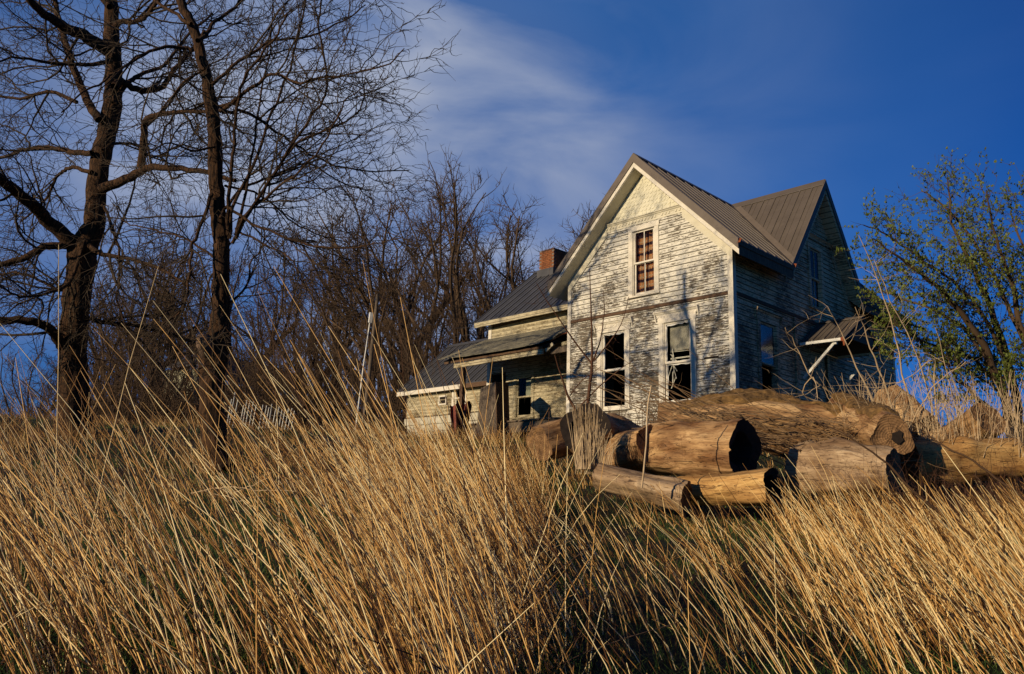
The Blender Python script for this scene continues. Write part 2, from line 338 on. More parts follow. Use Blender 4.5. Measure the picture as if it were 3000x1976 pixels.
# ================================================================== HOUSE
house = thing('farmhouse', 'derelict two storey white farmhouse with peeling clapboards and a metal gable roof', 'house', (-2.75, 4.8, 0.2))
RIDGE = 8.18; RX = -2.75; SL = 1.006; CS = 1.357; CY = 4.79; TH = 0.40; WY = 10.26
def z_main(x): return RIDGE - SL * abs(x - RX)
def z_cross(y): return RIDGE - CS * abs(y - CY)
def z_wing(y): return 7.60 - 0.84 * abs(y - CY)
def z_low(y): return 5.20 - 0.885 * abs(y - CY)
def top_front(x): return z_main(x) - TH
def top_side(y): return max(top_front(0.0), z_cross(y) - TH)

OPEN_F = [(-4.36, -3.24, 1.02, 3.24), (-2.22, -1.10, 1.02, 3.24), (-3.24, -2.24, 4.14, 6.06)]
OPEN_S = [(1.14, 2.24, 1.02, 3.24), (4.22, 5.14, 4.22, 6.06), (4.05, 5.15, 0.3, 2.95)]
OPEN_W = [(-9.80, -8.85, 1.30, 2.75), (-11.0, -10.25, 0.95, 2.95)]
OPEN_L = [(-13.62, -12.80, 1.95, 2.70)]

def plane_pt(pl, s, z, out):
    ax, c, sg = pl                 # ax 'x': wall runs along x at y=c, outward sg*y ; ax 'y': runs along y at x=c, outward sg*x
    return (s, c + sg * out, z) if ax == 'x' else (c + sg * out, s, z)
def sheathing(pl, s0, s1, z0, top, opens, brk, mat, parent, th=0.10, name='wall'):
    xs = sorted({s0, s1, *brk, *[o[0] for o in opens], *[o[1] for o in opens]}); xs = [x for x in xs if s0 <= x <= s1]
    mb = MB()
    for a, b in zip(xs[:-1], xs[1:]):
        m = (a + b) / 2; zs = z0; segs = []
        for o in sorted((o for o in opens if o[0] < m < o[1]), key=lambda o: o[2]):
            if o[2] > zs: segs.append((zs, o[2], False))
            zs = o[3]
        segs.append((zs, None, True))
        for lo, hi, tp in segs:
            za = top(a + 1e-6) if tp else hi; zb = top(b - 1e-6) if tp else hi
            P = [plane_pt(pl, a, lo, 0), plane_pt(pl, b, lo, 0), plane_pt(pl, b, zb, 0), plane_pt(pl, a, za, 0)]
            d = plane_pt((pl[0], 0, pl[2]), 0, 0, -th); d = (0, d[1], 0) if pl[0] == 'x' else (d[0], 0, 0)
            mb.prism(P, d)
    return mb.obj(name, mat, parent)
def siding(pl, s0, s1, z0, top, opens, mat, parent, skip=None, exp=0.14, inset=0.12, old=None):
    """one board per course and gap between openings"""
    k = 0; z = z0
    zmax = max(top(s) for s in np.linspace(s0, s1, 60))
    while z < zmax - 0.05:
        zt = z + exp + 0.012
        # extent of the course under the roofline
        ss = np.linspace(s0, s1, 400); okl = [s for s in ss if top(s) > z + 0.03]; okh = [s for s in ss if top(s) > zt - 0.01]
        if not okl: break
        a0, b0 = okl[0], okl[-1]; a1, b1 = (okh[0], okh[-1]) if okh else ((a0 + b0) / 2 - 0.01, (a0 + b0) / 2 + 0.01)
        if a0 > s0 + .02 or b0 < s1 - .02: pass
        cuts = [(a0, a1, b0, b1)]
        segs = [(a0, a1, b0, b1)]
        for o in opens:
            if o[2] < z + exp * 0.75 and o[3] > z + exp * 0.25:
                ns = []
                for (p, q, r, t) in segs:
                    if r <= o[0] or p >= o[1]: ns.append((p, q, r, t)); continue
                    if o[0] > p: ns.append((p, q, o[0], o[0]))
                    if o[1] < r: ns.append((o[1], o[1], r, t))
                segs = ns
        out = []
        for (p, q, r, t) in segs:
            if r - p > 3.2 and random.random() < 0.75:
                c = p + (r - p) * random.uniform(0.3, 0.7); out += [(p, q, c - .003, c - .003), (c, c, r, t)]
            else: out.append((p, q, r, t))
        for (p, q, r, t) in out:
            if r - p < 0.04 or (skip and skip(p, r, z)): continue
            n = max(3, int((r - p) / 0.35)); V = []; F = []
            tilt = random.gauss(0, 0.0015); pr = 0.034 + random.uniform(-.003, .007); loose = random.random() < 0.08
            ph = random.uniform(0, 9)
            for i in range(n + 1):
                f = i / n; sb = p + (r - p) * f; st = q + (t - q) * f
                zj = tilt * (f - 0.5) * 4 + 0.0025 * math.sin(ph + sb * 2.3) + random.gauss(0, 0.0012)
                o_ = pr + (0.014 * f * f if loose else 0) + 0.002 * math.sin(ph + sb * 5)
                V += [plane_pt(pl, sb, z + zj, 0.002), plane_pt(pl, sb, z + zj, o_), plane_pt(pl, st, zt + zj, 0.012), plane_pt(pl, st, zt + zj, 0.002)]
            for i in range(n):
                a = 4 * i
                for j in range(4): F.append((a + j, a + 4 + j, a + 4 + (j + 1) % 4, a + (j + 1) % 4))
            F += [(0, 1, 2, 3), (4 * n + 3, 4 * n + 2, 4 * n + 1, 4 * n)]
            if (pl[0] == 'x') == (pl[2] < 0): F = [f[::-1] for f in F]
            obj('siding_board', V, F, mat, parent)
            k += 1
        z += exp
    return k

PF = ('x', 0.0, -1); PS = ('y', 0.0, 1); PW = ('x', 2.0, -1); PLW = ('x', 2.4, -1)
wf = sheathing(PF, -5.5, 0.0, 0.25, top_front, OPEN_F, [RX], M['oldwood'], house, name='front_wall')
ws = sheathing(PS, 0.102, WY, 0.25, top_side, OPEN_S, [CY, CY - 2.04, CY + 2.04], M['oldwood'], house, name='side_wall')
MB().box(-5.5, -5.4, 0.102, 2.0, 0.25, 4.98).obj('left_wall', M['siding_wing'], house)
MB().box(-5.5, 0, WY, WY + .1, 0.25, 4.98).obj('back_wall', M['oldwood'], house)
MB().box(-5.5, -5.4, 7.6, WY, 0.25, 4.98).obj('left_wall', M['oldwood'], house)
ww = sheathing(PW, -11.2, -5.502, 0.4, lambda x: 4.86, OPEN_W, [], M['oldwood'], house, name='wing_wall')
wl = sheathing(PLW, -16.6, -11.3, 1.72, lambda x: 2.93, OPEN_L, [], M['oldwood'], house, name='low_wing_wall')
SHZ = 6.48                                     # shingles start above the cornice
def tf_s(x): return min(top_front(x) - 0.02, SHZ - .12)
def frieze_skip(a, b, z): return False
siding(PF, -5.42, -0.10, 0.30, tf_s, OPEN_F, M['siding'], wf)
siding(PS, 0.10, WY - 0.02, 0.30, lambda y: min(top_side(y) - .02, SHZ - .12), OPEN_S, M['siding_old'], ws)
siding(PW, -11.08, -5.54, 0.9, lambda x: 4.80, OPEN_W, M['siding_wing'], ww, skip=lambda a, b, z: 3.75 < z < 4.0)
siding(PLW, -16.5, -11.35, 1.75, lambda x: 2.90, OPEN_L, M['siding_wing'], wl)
# gable end walls of the wings (left ends)
mb = MB(); mb.prism([(-11.2, 2.1, 0.4), (-11.2, 7.5, 0.4), (-11.2, 7.5, 4.85), (-11.2, CY, 7.1), (-11.2, 2.1, 4.85)], (0.1, 0, 0)); mb.obj('wing_end_wall', M['siding_wing'], house)
mb = MB(); mb.prism([(-16.6, 2.5, 0.4), (-16.6, 7.1, 0.4), (-16.6, 7.1, 2.75), (-16.6, CY, 4.75), (-16.6, 2.5, 2.75)], (0.1, 0, 0)); mb.obj('wing_end_wall', M['siding_wing'], house)
# floors and partitions that keep the rooms dark
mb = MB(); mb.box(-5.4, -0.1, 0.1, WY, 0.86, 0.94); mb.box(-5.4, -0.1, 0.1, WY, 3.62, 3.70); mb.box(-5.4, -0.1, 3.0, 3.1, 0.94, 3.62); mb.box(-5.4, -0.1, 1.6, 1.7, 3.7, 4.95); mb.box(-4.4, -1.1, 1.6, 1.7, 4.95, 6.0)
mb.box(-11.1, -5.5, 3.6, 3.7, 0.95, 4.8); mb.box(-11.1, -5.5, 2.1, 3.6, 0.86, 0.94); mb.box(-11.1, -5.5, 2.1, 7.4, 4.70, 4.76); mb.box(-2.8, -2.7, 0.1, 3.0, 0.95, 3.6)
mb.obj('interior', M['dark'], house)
# foundation blocks
fd = MB().box(-16.55, -11.3, 2.44, 2.62, -0.2, 1.72).obj('foundation', M['stone'], house)
for r in range(5):
    x = -16.6 + (0.22 if r % 2 else 0)
    while x < -11.4:
        w = random.uniform(0.36, 0.5)
        MB().box(x, min(x + w, -11.35) - 0.015, 2.35 - random.uniform(0, .015), 2.44, 0.22 + r * 0.30, 0.50 + r * 0.30).obj('foundation_block', M['stone'], fd); x += w
MB().box(-5.45, -0.05, 0.03, 0.2, -0.3, 0.27).obj('foundation', M['stone'], house)
MB().box(-0.2, -0.03, 0.2, WY, -0.3, 0.27).obj('foundation', M['stone'], house)

# belt boards, corner boards
for a, b in ((-5.42, -3.9), (-3.898, -1.5), (-1.498, -0.11)):
    mb = MB(); z = 3.70 + random.uniform(-.004, .004); mb.prism([(a, -0.034, z), (a, -0.062, z + .01), (a, -0.05, z + .085), (a, -0.034, z + .095)], (b - a, 0, 0)); mb.obj('belt_board', M['belt'], wf)
for a, b in ((0.12, 2.1), (2.102, 4.9), (4.902, 7.5), (7.502, 10.2)):
    mb = MB(); mb.prism([(0.034, a, 3.70), (0.062, a, 3.71), (0.05, a, 3.785), (0.034, a, 3.795)], (0, b - a, 0)); mb.obj('belt_board', M['belt'], ws)
for z0, z1 in ((0.28, 2.28), (2.283, 3.70), (3.703, 5.0)):
    MB().box(-0.105, 0.045, -0.048, -0.0021, z0, z1).obj('corner_board', M['trim'], house)
    MB().box(0.0021, 0.046, 0.0, 0.11, z0, z1).obj('corner_board', M['trim'], house)
    MB().box(-5.545, -5.415, -0.046, -0.0021, z0, z1).obj('corner_board', M['trim'], house)
MB().box(-5.546, -5.503, -0.0, 0.10, 0.28, 4.95).obj('corner_board', M['trim'], house)
MB().box(0.0021, 0.05, WY - .09, WY + .04, 0.28, 4.95).obj('corner_board', M['trim'], house)
MB().box(-11.24, -11.08, 1.952, 1.998, 0.9, 4.8).obj('corner_board', M['trim'], house)
MB().box(-5.66, -5.55, 1.94, 1.998, 0.9, 4.8).obj('corner_board', M['trim'], house)
MB().box(0.031, 0.07, 3.14, 3.26, 0.3, 3.695).obj('vertical_board', M['siding_old'], ws)
# raked frieze boards under the soffits of the front gable
for sg in (1, -1):
    xa = RX + sg * 2.75; xb = RX + sg * 1.30; w = 0.34
    P = [(xa, -0.0365, top_front(xa)), (xa, -0.0365, top_front(xa) - w), (xb, -0.0365, top_front(xb) - w), (xb, -0.0365, top_front(xb))]
    if sg < 0: P = P[::-1]
    MB().prism(P, (0, -0.015, 0)).obj('frieze_board', M['frieze'], wf)
for sg in (1, -1):
    ya = CY + sg * 2.04; yb = CY + sg * 1.0; w = 0.36
    P = [(0.036, ya, top_side(ya) - .001), (0.036, ya, top_side(ya) - w), (0.036, yb, z_cross(yb) - TH - w), (0.036, yb, z_cross(yb) - TH)]
    MB().prism(P, (0.012, 0, 0)).obj('frieze_board', M['siding_old'], ws)
# cornices with dentils
def cornice(pl, s0, s1, z, mat, parent, dent=0.085, step=0.115, sc=1.0, drop=None):
    c = MB()
    prof = [(0.03, 0.0), (0.05, 0.0), (0.055, 0.03), (0.075, 0.035), (0.10, 0.07), (0.125, 0.075), (0.125, 0.10), (0.03, 0.115)]
    P = [plane_pt(pl, s0, z + b * sc, a) for a, b in prof]; d = (s1 - s0, 0, 0) if pl[0] == 'x' else (0, s1 - s0, 0)
    c.prism(P, d); co = c.obj('cornice', mat, parent)
    s = s0 + step * 0.4
    n = 0
    while s < s1 - step * 0.5:
        if random.random() > 0.06:
            m = MB(); e = step * 0.5; m.prism([plane_pt(pl, s, z - .002, 0.031), plane_pt(pl, s + e, z - .002, 0.031), plane_pt(pl, s + e, z - .002 - dent * 0.62, 0.031), plane_pt(pl, s, z - .002 - dent * .62, 0.031)],
                              (0, pl[2] * 0.03, 0) if pl[0] == 'x' else (pl[2] * 0.03, 0, 0))
            m.obj('dentil', mat, parent)
        s += step
    return co
cornice(PF, -4.13, -1.37, 6.37, M['frieze'], wf)
MB().box(-4.13, -1.37, -0.038, -0.0305, 6.25, 6.37).obj('frieze_board', M['frieze'], wf)
cornice(PS, 3.74, 5.84, 6.37, M['siding_old'], ws)
# scallop shingles in the gables
def shingle_mesh(mat):
    w, h = 0.134, 0.17; P = []
    P += [(0, h), (0, 0.045)]; P += [(0.004, 0.030), (0.016, 0.012), (0.034, 0.002), (0.056, 0.0), (0.078, 0.006), (0.094, 0.02), (0.106, 0.034), (0.120, 0.044), (w - .003, 0.047), (w - .003, h)]
    mb = MB(); mb.prism([(x, 0.0, z) for x, z in P], (0, -0.012, 0)); return meshdata('shingle', mb.V, mb.F, mat)
sm1 = shingle_mesh(M['shingle']); sm2 = shingle_mesh(M['siding_old'])
for r in range(13):
    z = SHZ + r * 0.118
    half = (RIDGE - TH - (z + 0.10)) / SL
    if half < 0.05: break
    n = int(2 * half / 0.134) + 1; off = (r % 2) * 0.067
    for i in range(n):
        x = RX - half + i * 0.134 + off * 0.5 - 0.03
        if x + 0.134 > RX + half + 0.06: continue
        o = bpy.data.objects.new('shingle', sm1); o.location = (x, -0.020 - 0.004 * random.random(), z + random.gauss(0, .002)); o.rotation_euler = (-0.09, random.gauss(0, .012), 0); put(o, wf)
for r in range(13):
    z = SHZ + r * 0.118
    half = (RIDGE - TH - (z + 0.08)) / CS
    if half < 0.05: break
    for i in range(int(2 * half / 0.134) + 1):
        y = CY - half + i * 0.134 + (r % 2) * 0.03
        if y + 0.134 > CY + half + 0.04: continue
        if random.random() < 0.07: continue
        o = bpy.data.objects.new('shingle', sm2); o.location = (0.020 + random.random() * .004, y, z); o.rotation_euler = (-0.09, random.gauss(0, .02), math.pi / 2); put(o, ws)

# ------------------------------------------------------------------ roof
def clip(poly, f):
    out = []
    for i in range(len(poly)):
        a, b = poly[i], poly[(i + 1) % len(poly)]; fa, fb = f(a), f(b)
        if fa >= 0: out.append(a)
        if (fa >= 0) != (fb >= 0):
            t = fa / (fa - fb); out.append((a[0] + (b[0] - a[0]) * t, a[1] + (b[1] - a[1]) * t))
    return out
def roof_slope(poly, zf, axis, width, mat, parent, th=0.02, rib=True, lift=0.0, name='roof_panel', jit=0.0):
    k = 0 if axis == 'x' else 1
    lo = min(p[k] for p in poly); hi = max(p[k] for p in poly); s = lo; n = 0
    while s < hi - 1e-4:
        e = min(s + width, hi)
        if hi - e < width * 0.25: e = hi
        c = clip(clip(poly, lambda p: p[k] - s - .002), lambda p: e - .002 - p[k])
        if len(c) >= 3:
            mb = MB(); j = random.uniform(-jit, jit)
            P = [(x, y, zf(x, y) + lift + j) for x, y in c]; mb.prism(P, (0, 0, -th))
            if rib:
                c2 = clip(clip(poly, lambda p: p[k] - s - .005), lambda p: s + 0.045 - p[k])
                if len(c2) >= 3: mb.prism([(x, y, zf(x, y) + lift + j + 0.001) for x, y in c2], (0, 0, 0.034))
                m = (s + e) / 2
                c3 = clip(clip(poly, lambda p: p[k] - m + .012), lambda p: m + .012 - p[k])
                if len(c3) >= 3: mb.prism([(x, y, zf(x, y) + lift + j + 0.001) for x, y in c3], (0, 0, 0.012))
            mb.obj(name, mat, parent); n += 1
        s = e
    return n
def slab(poly, zf, t0, t1, mat, name, parent):
    mb = MB(); mb.prism([(x, y, zf(x, y) - t0) for x, y in poly], (0, 0, -(t1 - t0))); return mb.obj(name, mat, parent)
EX = 0.48; F0 = -0.474; B1 = 10.74
zm = lambda x, y: RIDGE - SL * abs(x - RX); zc = lambda x, y: z_cross(y); zw = lambda x, y: z_wing(y); zl = lambda x, y: z_low(y)
ylo, yhi = CY - 2.38, CY + 2.38
roof = slab([(RX, F0 + .03), (EX - .03, F0 + .03), (EX - .03, ylo), (RX, CY)], zm, 0.05, TH, M['oldwood'], 'roof', house)  # dark wood puts the shade of the right underside into the colour
MR = M['roof']
slab([(RX - .0005, F0 + .03), (RX - .0005, CY), (-3.33, CY), (-5.95, 1.64), (-5.95, F0 + .03)], zm, 0.05, TH, M['frieze'], 'soffit', roof)
slab([(RX, CY), (EX - .03, yhi), (EX - .03, B1 - .03), (RX, B1 - .03)], zm, 0.05, TH, M['oldwood'], 'soffit', roof)
slab([(RX - .0005, CY), (RX - .0005, B1 - .03), (-5.95, B1 - .03), (-5.95, 7.94), (-3.33, CY)], zm, 0.05, TH, M['siding_old'], 'soffit', roof)
slab([(RX, CY - .0005), (0.37, CY - .0005), (0.37, ylo + .05)], zc, 0.052, TH, M['siding_old'], 'soffit', roof)
slab([(RX, CY + .0005), (0.37, yhi - .05), (0.37, CY + .0005)], zc, 0.052, TH, M['siding_old'], 'soffit', roof)
roof_slope([(RX, F0), (EX, F0), (EX, ylo), (RX, CY)], zm, 'y', 0.46, MR, roof)
roof_slope([(RX, CY), (EX, yhi), (EX, B1), (RX, B1)], zm, 'y', 0.46, MR, roof)
roof_slope([(RX, F0), (RX, CY), (-3.33, CY), (-5.98, 1.6), (-5.98, F0)], zm, 'y', 0.46, MR, roof)
roof_slope([(RX, CY), (RX, B1), (-5.98, B1), (-5.98, 7.98), (-3.33, CY)], zm, 'y', 0.46, MR, roof)
roof_slope([(RX, CY), (0.403, CY), (0.403, ylo + .03)], zc, 'x', 0.40, MR, roof)
roof_slope([(RX, CY), (0.403, yhi - .03), (0.403, CY)], zc, 'x', 0.40, MR, roof)
def cap(a, b, w, mat, parent, sl=1.0, name='ridge_cap', h=0.05):
    """folded cap along a ridge or valley"""
    a = Vector(a); b = Vector(b); t = (b - a).normalized(); r = t.cross(Vector((0, 0, 1))).normalized()
    P = [a + r * w + Vector((0, 0, h - w * sl)), a + Vector((0, 0, h)), a - r * w + Vector((0, 0, h - w * sl)), a - r * w + Vector((0, 0, h - w * sl - .012)), a + Vector((0, 0, h - .012)), a + r * w + Vector((0, 0, h - w * sl - .012))]
    mb = MB(); mb.prism(P, b - a); return mb.obj(name, mat, parent)
cap((RX, F0 - .01, RIDGE), (RX, B1, RIDGE), 0.16, M['roof'], roof, SL)
cap((RX, CY, RIDGE), (0.41, CY, RIDGE), 0.16, M['roof'], roof, CS)
for zf_, pl_ in ((zm, [(RX, CY - .2), (RX, CY), (EX - .01, ylo), (EX - .01, ylo - .2)]), (zc, [(RX, CY), (RX + .22, CY), (0.42, ylo + .17), (0.42, ylo + .04)])):
    MB().prism([(x, y, zf_(x, y) + .038) for x, y in pl_], (0, 0, -.01)).obj('valley_flashing', M['fascia'], roof)
# metal rake fascia with a white board below it
def rake(a, b, out, drop, mat, parent, th=0.03, name='rake_fascia'):
    """a: ridge point, b: eave point; vertical band of the given drop, pushed outwards"""
    P = [Vector(a), Vector(b), Vector(b) - Vector((0, 0, drop)), Vector(a) - Vector((0, 0, drop))]
    mb = MB(); mb.prism(P, Vector(out) * th); return mb.obj(name, mat, parent)
for sg in (1, -1):
    xe = RX + sg * 3.23
    rake((RX, F0 - .002, RIDGE + .03), (xe, F0 - .002, zm(xe, 0) + .03), (0, -1, 0), 0.27, M['fascia'], roof)
    rake((RX, F0 + .024, RIDGE - .235), (xe, F0 + .024, zm(xe, 0) - .235), (0, -1, 0), 0.15, M['trim'], roof, 0.024, 'rake_board')
    ye = CY + sg * 2.38
    rake((0.405, CY, RIDGE + .03), (0.405, ye, z_cross(ye) + .03), (1, 0, 0), 0.27, M['fascia'], roof)
    rake((0.375, CY, RIDGE - .235), (0.375, ye, z_cross(ye) - .235), (1, 0, 0), 0.18, M['siding_old'], roof, 0.024, 'rake_board')
    rake((RX, B1 + .002, RIDGE + .03), (xe, B1 + .002, zm(xe, 0) + .03), (0, 1, 0), 0.27, M['fascia'], roof)
ze = zm(EX, 0)
MB().box(EX - .029, EX - .006, F0 + .03, ylo, ze - .13, ze - .022).obj('eave_fascia', M['oldwood'], roof)  # dark wood on the right eaves stands in for the shadow below the roof edge
MB().box(EX - .029, EX - .006, yhi, B1 - .03, ze - .13, ze - .022).obj('eave_fascia', M['oldwood'], roof)
MB().box(-5.98, -5.951, F0 + .03, 1.6, ze - .34, ze - .022).obj('eave_fascia', M['trim'], roof)
# rusted metal ends at the eave corners
for p in ((EX + .01, F0 - .01, ze - .10), (EX - .02, ylo + .05, ze - .05), (0.44, yhi, ze - .08), (EX, B1, ze - .06)):
    mb = MB(); mb.prism([(p[0] - .04, p[1] - .03, p[2]), (p[0] + .04, p[1], p[2] + .02), (p[0] + .03, p[1] + .07, p[2] + .08), (p[0] - .03, p[1] + .04, p[2] + .10)], (0.01, 0.01, 0.05)); mb.obj('rusted_flashing', M['rust'], roof)

# wing roofs
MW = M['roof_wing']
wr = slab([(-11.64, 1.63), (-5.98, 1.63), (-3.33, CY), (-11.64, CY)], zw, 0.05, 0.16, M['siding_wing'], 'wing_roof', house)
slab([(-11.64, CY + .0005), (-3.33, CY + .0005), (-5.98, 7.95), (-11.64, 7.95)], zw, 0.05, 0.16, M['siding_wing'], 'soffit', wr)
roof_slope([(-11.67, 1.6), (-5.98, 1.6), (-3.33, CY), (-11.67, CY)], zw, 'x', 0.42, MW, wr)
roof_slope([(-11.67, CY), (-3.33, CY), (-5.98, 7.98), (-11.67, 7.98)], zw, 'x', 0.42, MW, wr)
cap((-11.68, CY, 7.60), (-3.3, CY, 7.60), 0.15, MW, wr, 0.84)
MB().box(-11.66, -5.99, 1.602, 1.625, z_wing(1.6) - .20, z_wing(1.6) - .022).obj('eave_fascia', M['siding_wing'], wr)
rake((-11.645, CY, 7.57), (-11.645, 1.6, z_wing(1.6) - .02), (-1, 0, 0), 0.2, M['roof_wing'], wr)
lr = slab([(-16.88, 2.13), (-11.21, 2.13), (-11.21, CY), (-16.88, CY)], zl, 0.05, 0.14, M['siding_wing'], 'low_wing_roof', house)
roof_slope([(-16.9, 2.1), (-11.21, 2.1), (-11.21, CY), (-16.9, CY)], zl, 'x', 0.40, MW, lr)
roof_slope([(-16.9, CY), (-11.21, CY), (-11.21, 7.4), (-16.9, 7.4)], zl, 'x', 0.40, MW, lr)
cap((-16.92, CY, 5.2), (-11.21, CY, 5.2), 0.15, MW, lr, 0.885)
MB().box(-16.89, -12.6, 2.095, 2.12, z_low(2.1) - .19, z_low(2.1) - .022).obj('eave_fascia', M['trim'], lr)
MB().box(-12.598, -11.22, 2.095, 2.12, z_low(2.1) - .19, z_low(2.1) - .022).obj('eave_fascia', M['belt'], lr)

# chimney on the wing ridge
chim = MB().box(-10.98, -10.22, 4.30, 5.06, 7.0, 8.22).obj('chimney', M['mortar'], house)
bm_ = MB().box(-0.105, 0.105, -0.012, 0.01, -0.030, 0.030); bmesh_brick = meshdata('brick', bm_.V, bm_.F, M['brick'])
dkb = plain_mat('sooty brick', (0.05, 0.03, 0.02), (0.13, 0.06, 0.035), 5, 0.95); bmesh_dark = meshdata('brick', bm_.V, bm_.F, dkb)
for r in range(11):
    z = 7.47 + r * 0.072
    for face in range(2):
        for i in range(4):
            o = bpy.data.objects.new('brick', bmesh_brick if r < 10 else bmesh_dark)
            off = (r % 2) * 0.11
            s = -0.33 + i * 0.222 + off - 0.055
            if abs(s) > 0.30: continue
            if face == 0: o.location = (-10.60 + s, 4.296, z)
            else: o.location = (-10.218, 4.68 + s, z); o.rotation_euler = (0, 0, math.pi / 2)
            put(o, chim)
mb = MB(); mb.box(-11.03, -10.17, 4.22, 5.12, 6.9, 7.42); mb.obj('flashing', MW, chim)

# ------------------------------------------------------------------ windows
def window(pl, o, parent_house, mat, casing=0.12, hood=True, mid=0.5, up_pane='broken', low_pane='none', muntin=False, fill=None, sillmat=None):
    s0, s1, z0, z1 = o; w = MB()
    B = lambda a, b, c, d, e0, e1: MB().prism([plane_pt(pl, a, c, e0), plane_pt(pl, b, c, e0), plane_pt(pl, b, d, e0), plane_pt(pl, a, d, e0)], (0, pl[2] * (e1 - e0), 0) if pl[0] == 'x' else (pl[2] * (e1 - e0), 0, 0))
    root = B(s0 - 0.02, s0 + casing, z0 + .02, z1, 0.012, 0.052).obj('window', mat, parent_house)
    B(s1 - casing, s1 + 0.02, z0 + .02, z1, 0.012, 0.052).obj('casing', mat, root)
    B(s0 - 0.04, s1 + 0.04, z1 + .002, z1 + 0.15, 0.012, 0.056).obj('casing', mat, root)
    B(s0 - 0.06, s1 + 0.06, z0 - 0.03, z0 + 0.018, -0.05, 0.085).obj('sill', mat, root)
    a, b, c, d = s0 + casing, s1 - casing, z0 + .02, z1
    for p, q in ((a + .001, a + .03), (b - .03, b - .001)): B(p, q, c, d - .001, -0.13, 0.03).obj('jamb', mat, root)
    zc_ = c + (d - c) * mid
    fw = 0.045
    def sash(zl_, zh, e, name, rail):
        m = MB()
        for p, q, r, t in ((a + .031, a + .031 + fw, zl_, zh), (b - .031 - fw, b - .031, zl_, zh), (a + .031 + fw, b - .031 - fw, zl_, zl_ + rail), (a + .031 + fw, b - .031 - fw, zh - 0.05, zh)):
            bb = B(p, q, r, t, e, e + 0.035); m.add(bb.V, bb.F)
        if muntin: bb = B((a + b) / 2 - .014, (a + b) / 2 + .014, zl_ + rail, zh - .05, e + .004, e + .03); m.add(bb.V, bb.F)
        return m.obj(name, mat, root)
    sash(zc_ - .02, d - .002, -0.03, 'upper_sash', 0.05); sash(c + .002, zc_ + .02, -0.068, 'lower_sash', 0.09)
    ga, gb = a + .031 + fw, b - .031 - fw
    def pane(zl_, zh, e, kind):
        if kind == 'none': return
        if kind == 'full': B(ga, gb, zl_, zh, e, e + .004).obj('pane', M['glass'], root)
        if kind == 'broken':       # jagged remains round the sash
            for side in range(3):
                n = 9; P = []
                for i in range(n + 1):
                    f = i / n; dd = random.uniform(0.008, 0.045)
                    if side == 0: P.append(plane_pt(pl, ga + (gb - ga) * f, zh - dd, e))
                    elif side == 1: P.append(plane_pt(pl, ga + dd * .7, zl_ + (zh - zl_) * f, e))
                    else: P.append(plane_pt(pl, ga + (gb - ga) * f, zl_ + dd * .6, e))
                if side == 0: P += [plane_pt(pl, gb, zh, e), plane_pt(pl, ga, zh, e)]
                elif side == 1: P += [plane_pt(pl, ga, zh, e), plane_pt(pl, ga, zl_, e)]
                else: P += [plane_pt(pl, gb, zl_, e), plane_pt(pl, ga, zl_, e)]
                MB().prism(P, (0, pl[2] * .004, 0) if pl[0] == 'x' else (pl[2] * .004, 0, 0)).obj('broken_glass', M['white'], root)
    pane(zc_ + .03, d - .052, -0.015, up_pane); pane(c + .092, zc_ - .03, -0.052, low_pane)
    if hood:
        cornice(pl, s0 - 0.10, s1 + 0.10, z1 + 0.20, mat, root, dent=0.06, step=0.10, sc=1.2)
        B(s0 - 0.02, s1 + 0.02, z1 + 0.151, z1 + 0.20, 0.012, 0.05).obj('casing', mat, root)
        for s in (s0 - 0.13, s1 + 0.10):
            t = MB().prism([plane_pt(pl, s, z1 + .33, .02), plane_pt(pl, s, z1 + .33, .14), plane_pt(pl, s, z1 + .22, .10), plane_pt(pl, s, z1 + .08, .05), plane_pt(pl, s, z1 + .02, .02)], (0.03, 0, 0) if pl[0] == 'x' else (0, 0.03, 0)); t.obj('bracket', mat, root)
    return root, (a, b, c, d, zc_)
def fix(o): return o
wA, gA = window(PF, OPEN_F[0], house, M['trim'], up_pane='broken', low_pane='none'); wA['label'] = 'left ground floor window with empty black sashes'
wB, gB = window(PF, OPEN_F[1], house, M['trim'], up_pane='broken', low_pane='broken'); wB['label'] = 'ground floor window with a torn hanging blind'
wC, gC = window(PF, OPEN_F[2], house, M['trim'], hood=False, muntin=True, up_pane='full', low_pane='full'); wC['label'] = 'upper gable window with a red plaid curtain'
wD, gD = window(PS, OPEN_S[0], house, M['siding_old'], up_pane='full', low_pane='none')
wE, gE = window(PS, OPEN_S[1], house, M['siding_old'], hood=False, muntin=True, up_pane='full', low_pane='full')
wF, gF = window(PW, OPEN_W[0], house, M['siding_wing'], casing=0.09, hood=False, up_pane='full', low_pane='none')
wG, gG = window(PLW, OPEN_L[0], house, M['trim'], casing=0.08, hood=False, up_pane='none', low_pane='none')
# curtain in the gable window: wavy cloth in two halves
a, b, c, d, zc_ = gC; V = []; F = []; n = 60; rows = 8
for j in range(rows + 1):
    z = c + 0.06 + (d - c - 0.05) * j / rows
    for i in range(n + 1):
        x = a + 0.05 + (b - a - .08) * i / n; V.append((x, 0.16 + 0.022 * math.sin(x * 62) + 0.012 * math.sin(x * 31 + z * 3), z + (0.05 * math.sin(x * 9) if j == 0 else 0)))
for j in range(rows):
    for i in range(n):
        xm = i / n
        if 0.30 < xm < 0.36 and j < 5: continue
        F.append((j * (n + 1) + i, j * (n + 1) + i + 1, (j + 1) * (n + 1) + i + 1, (j + 1) * (n + 1) + i))
obj('curtain', V, F, M['curtain'], wC, True)
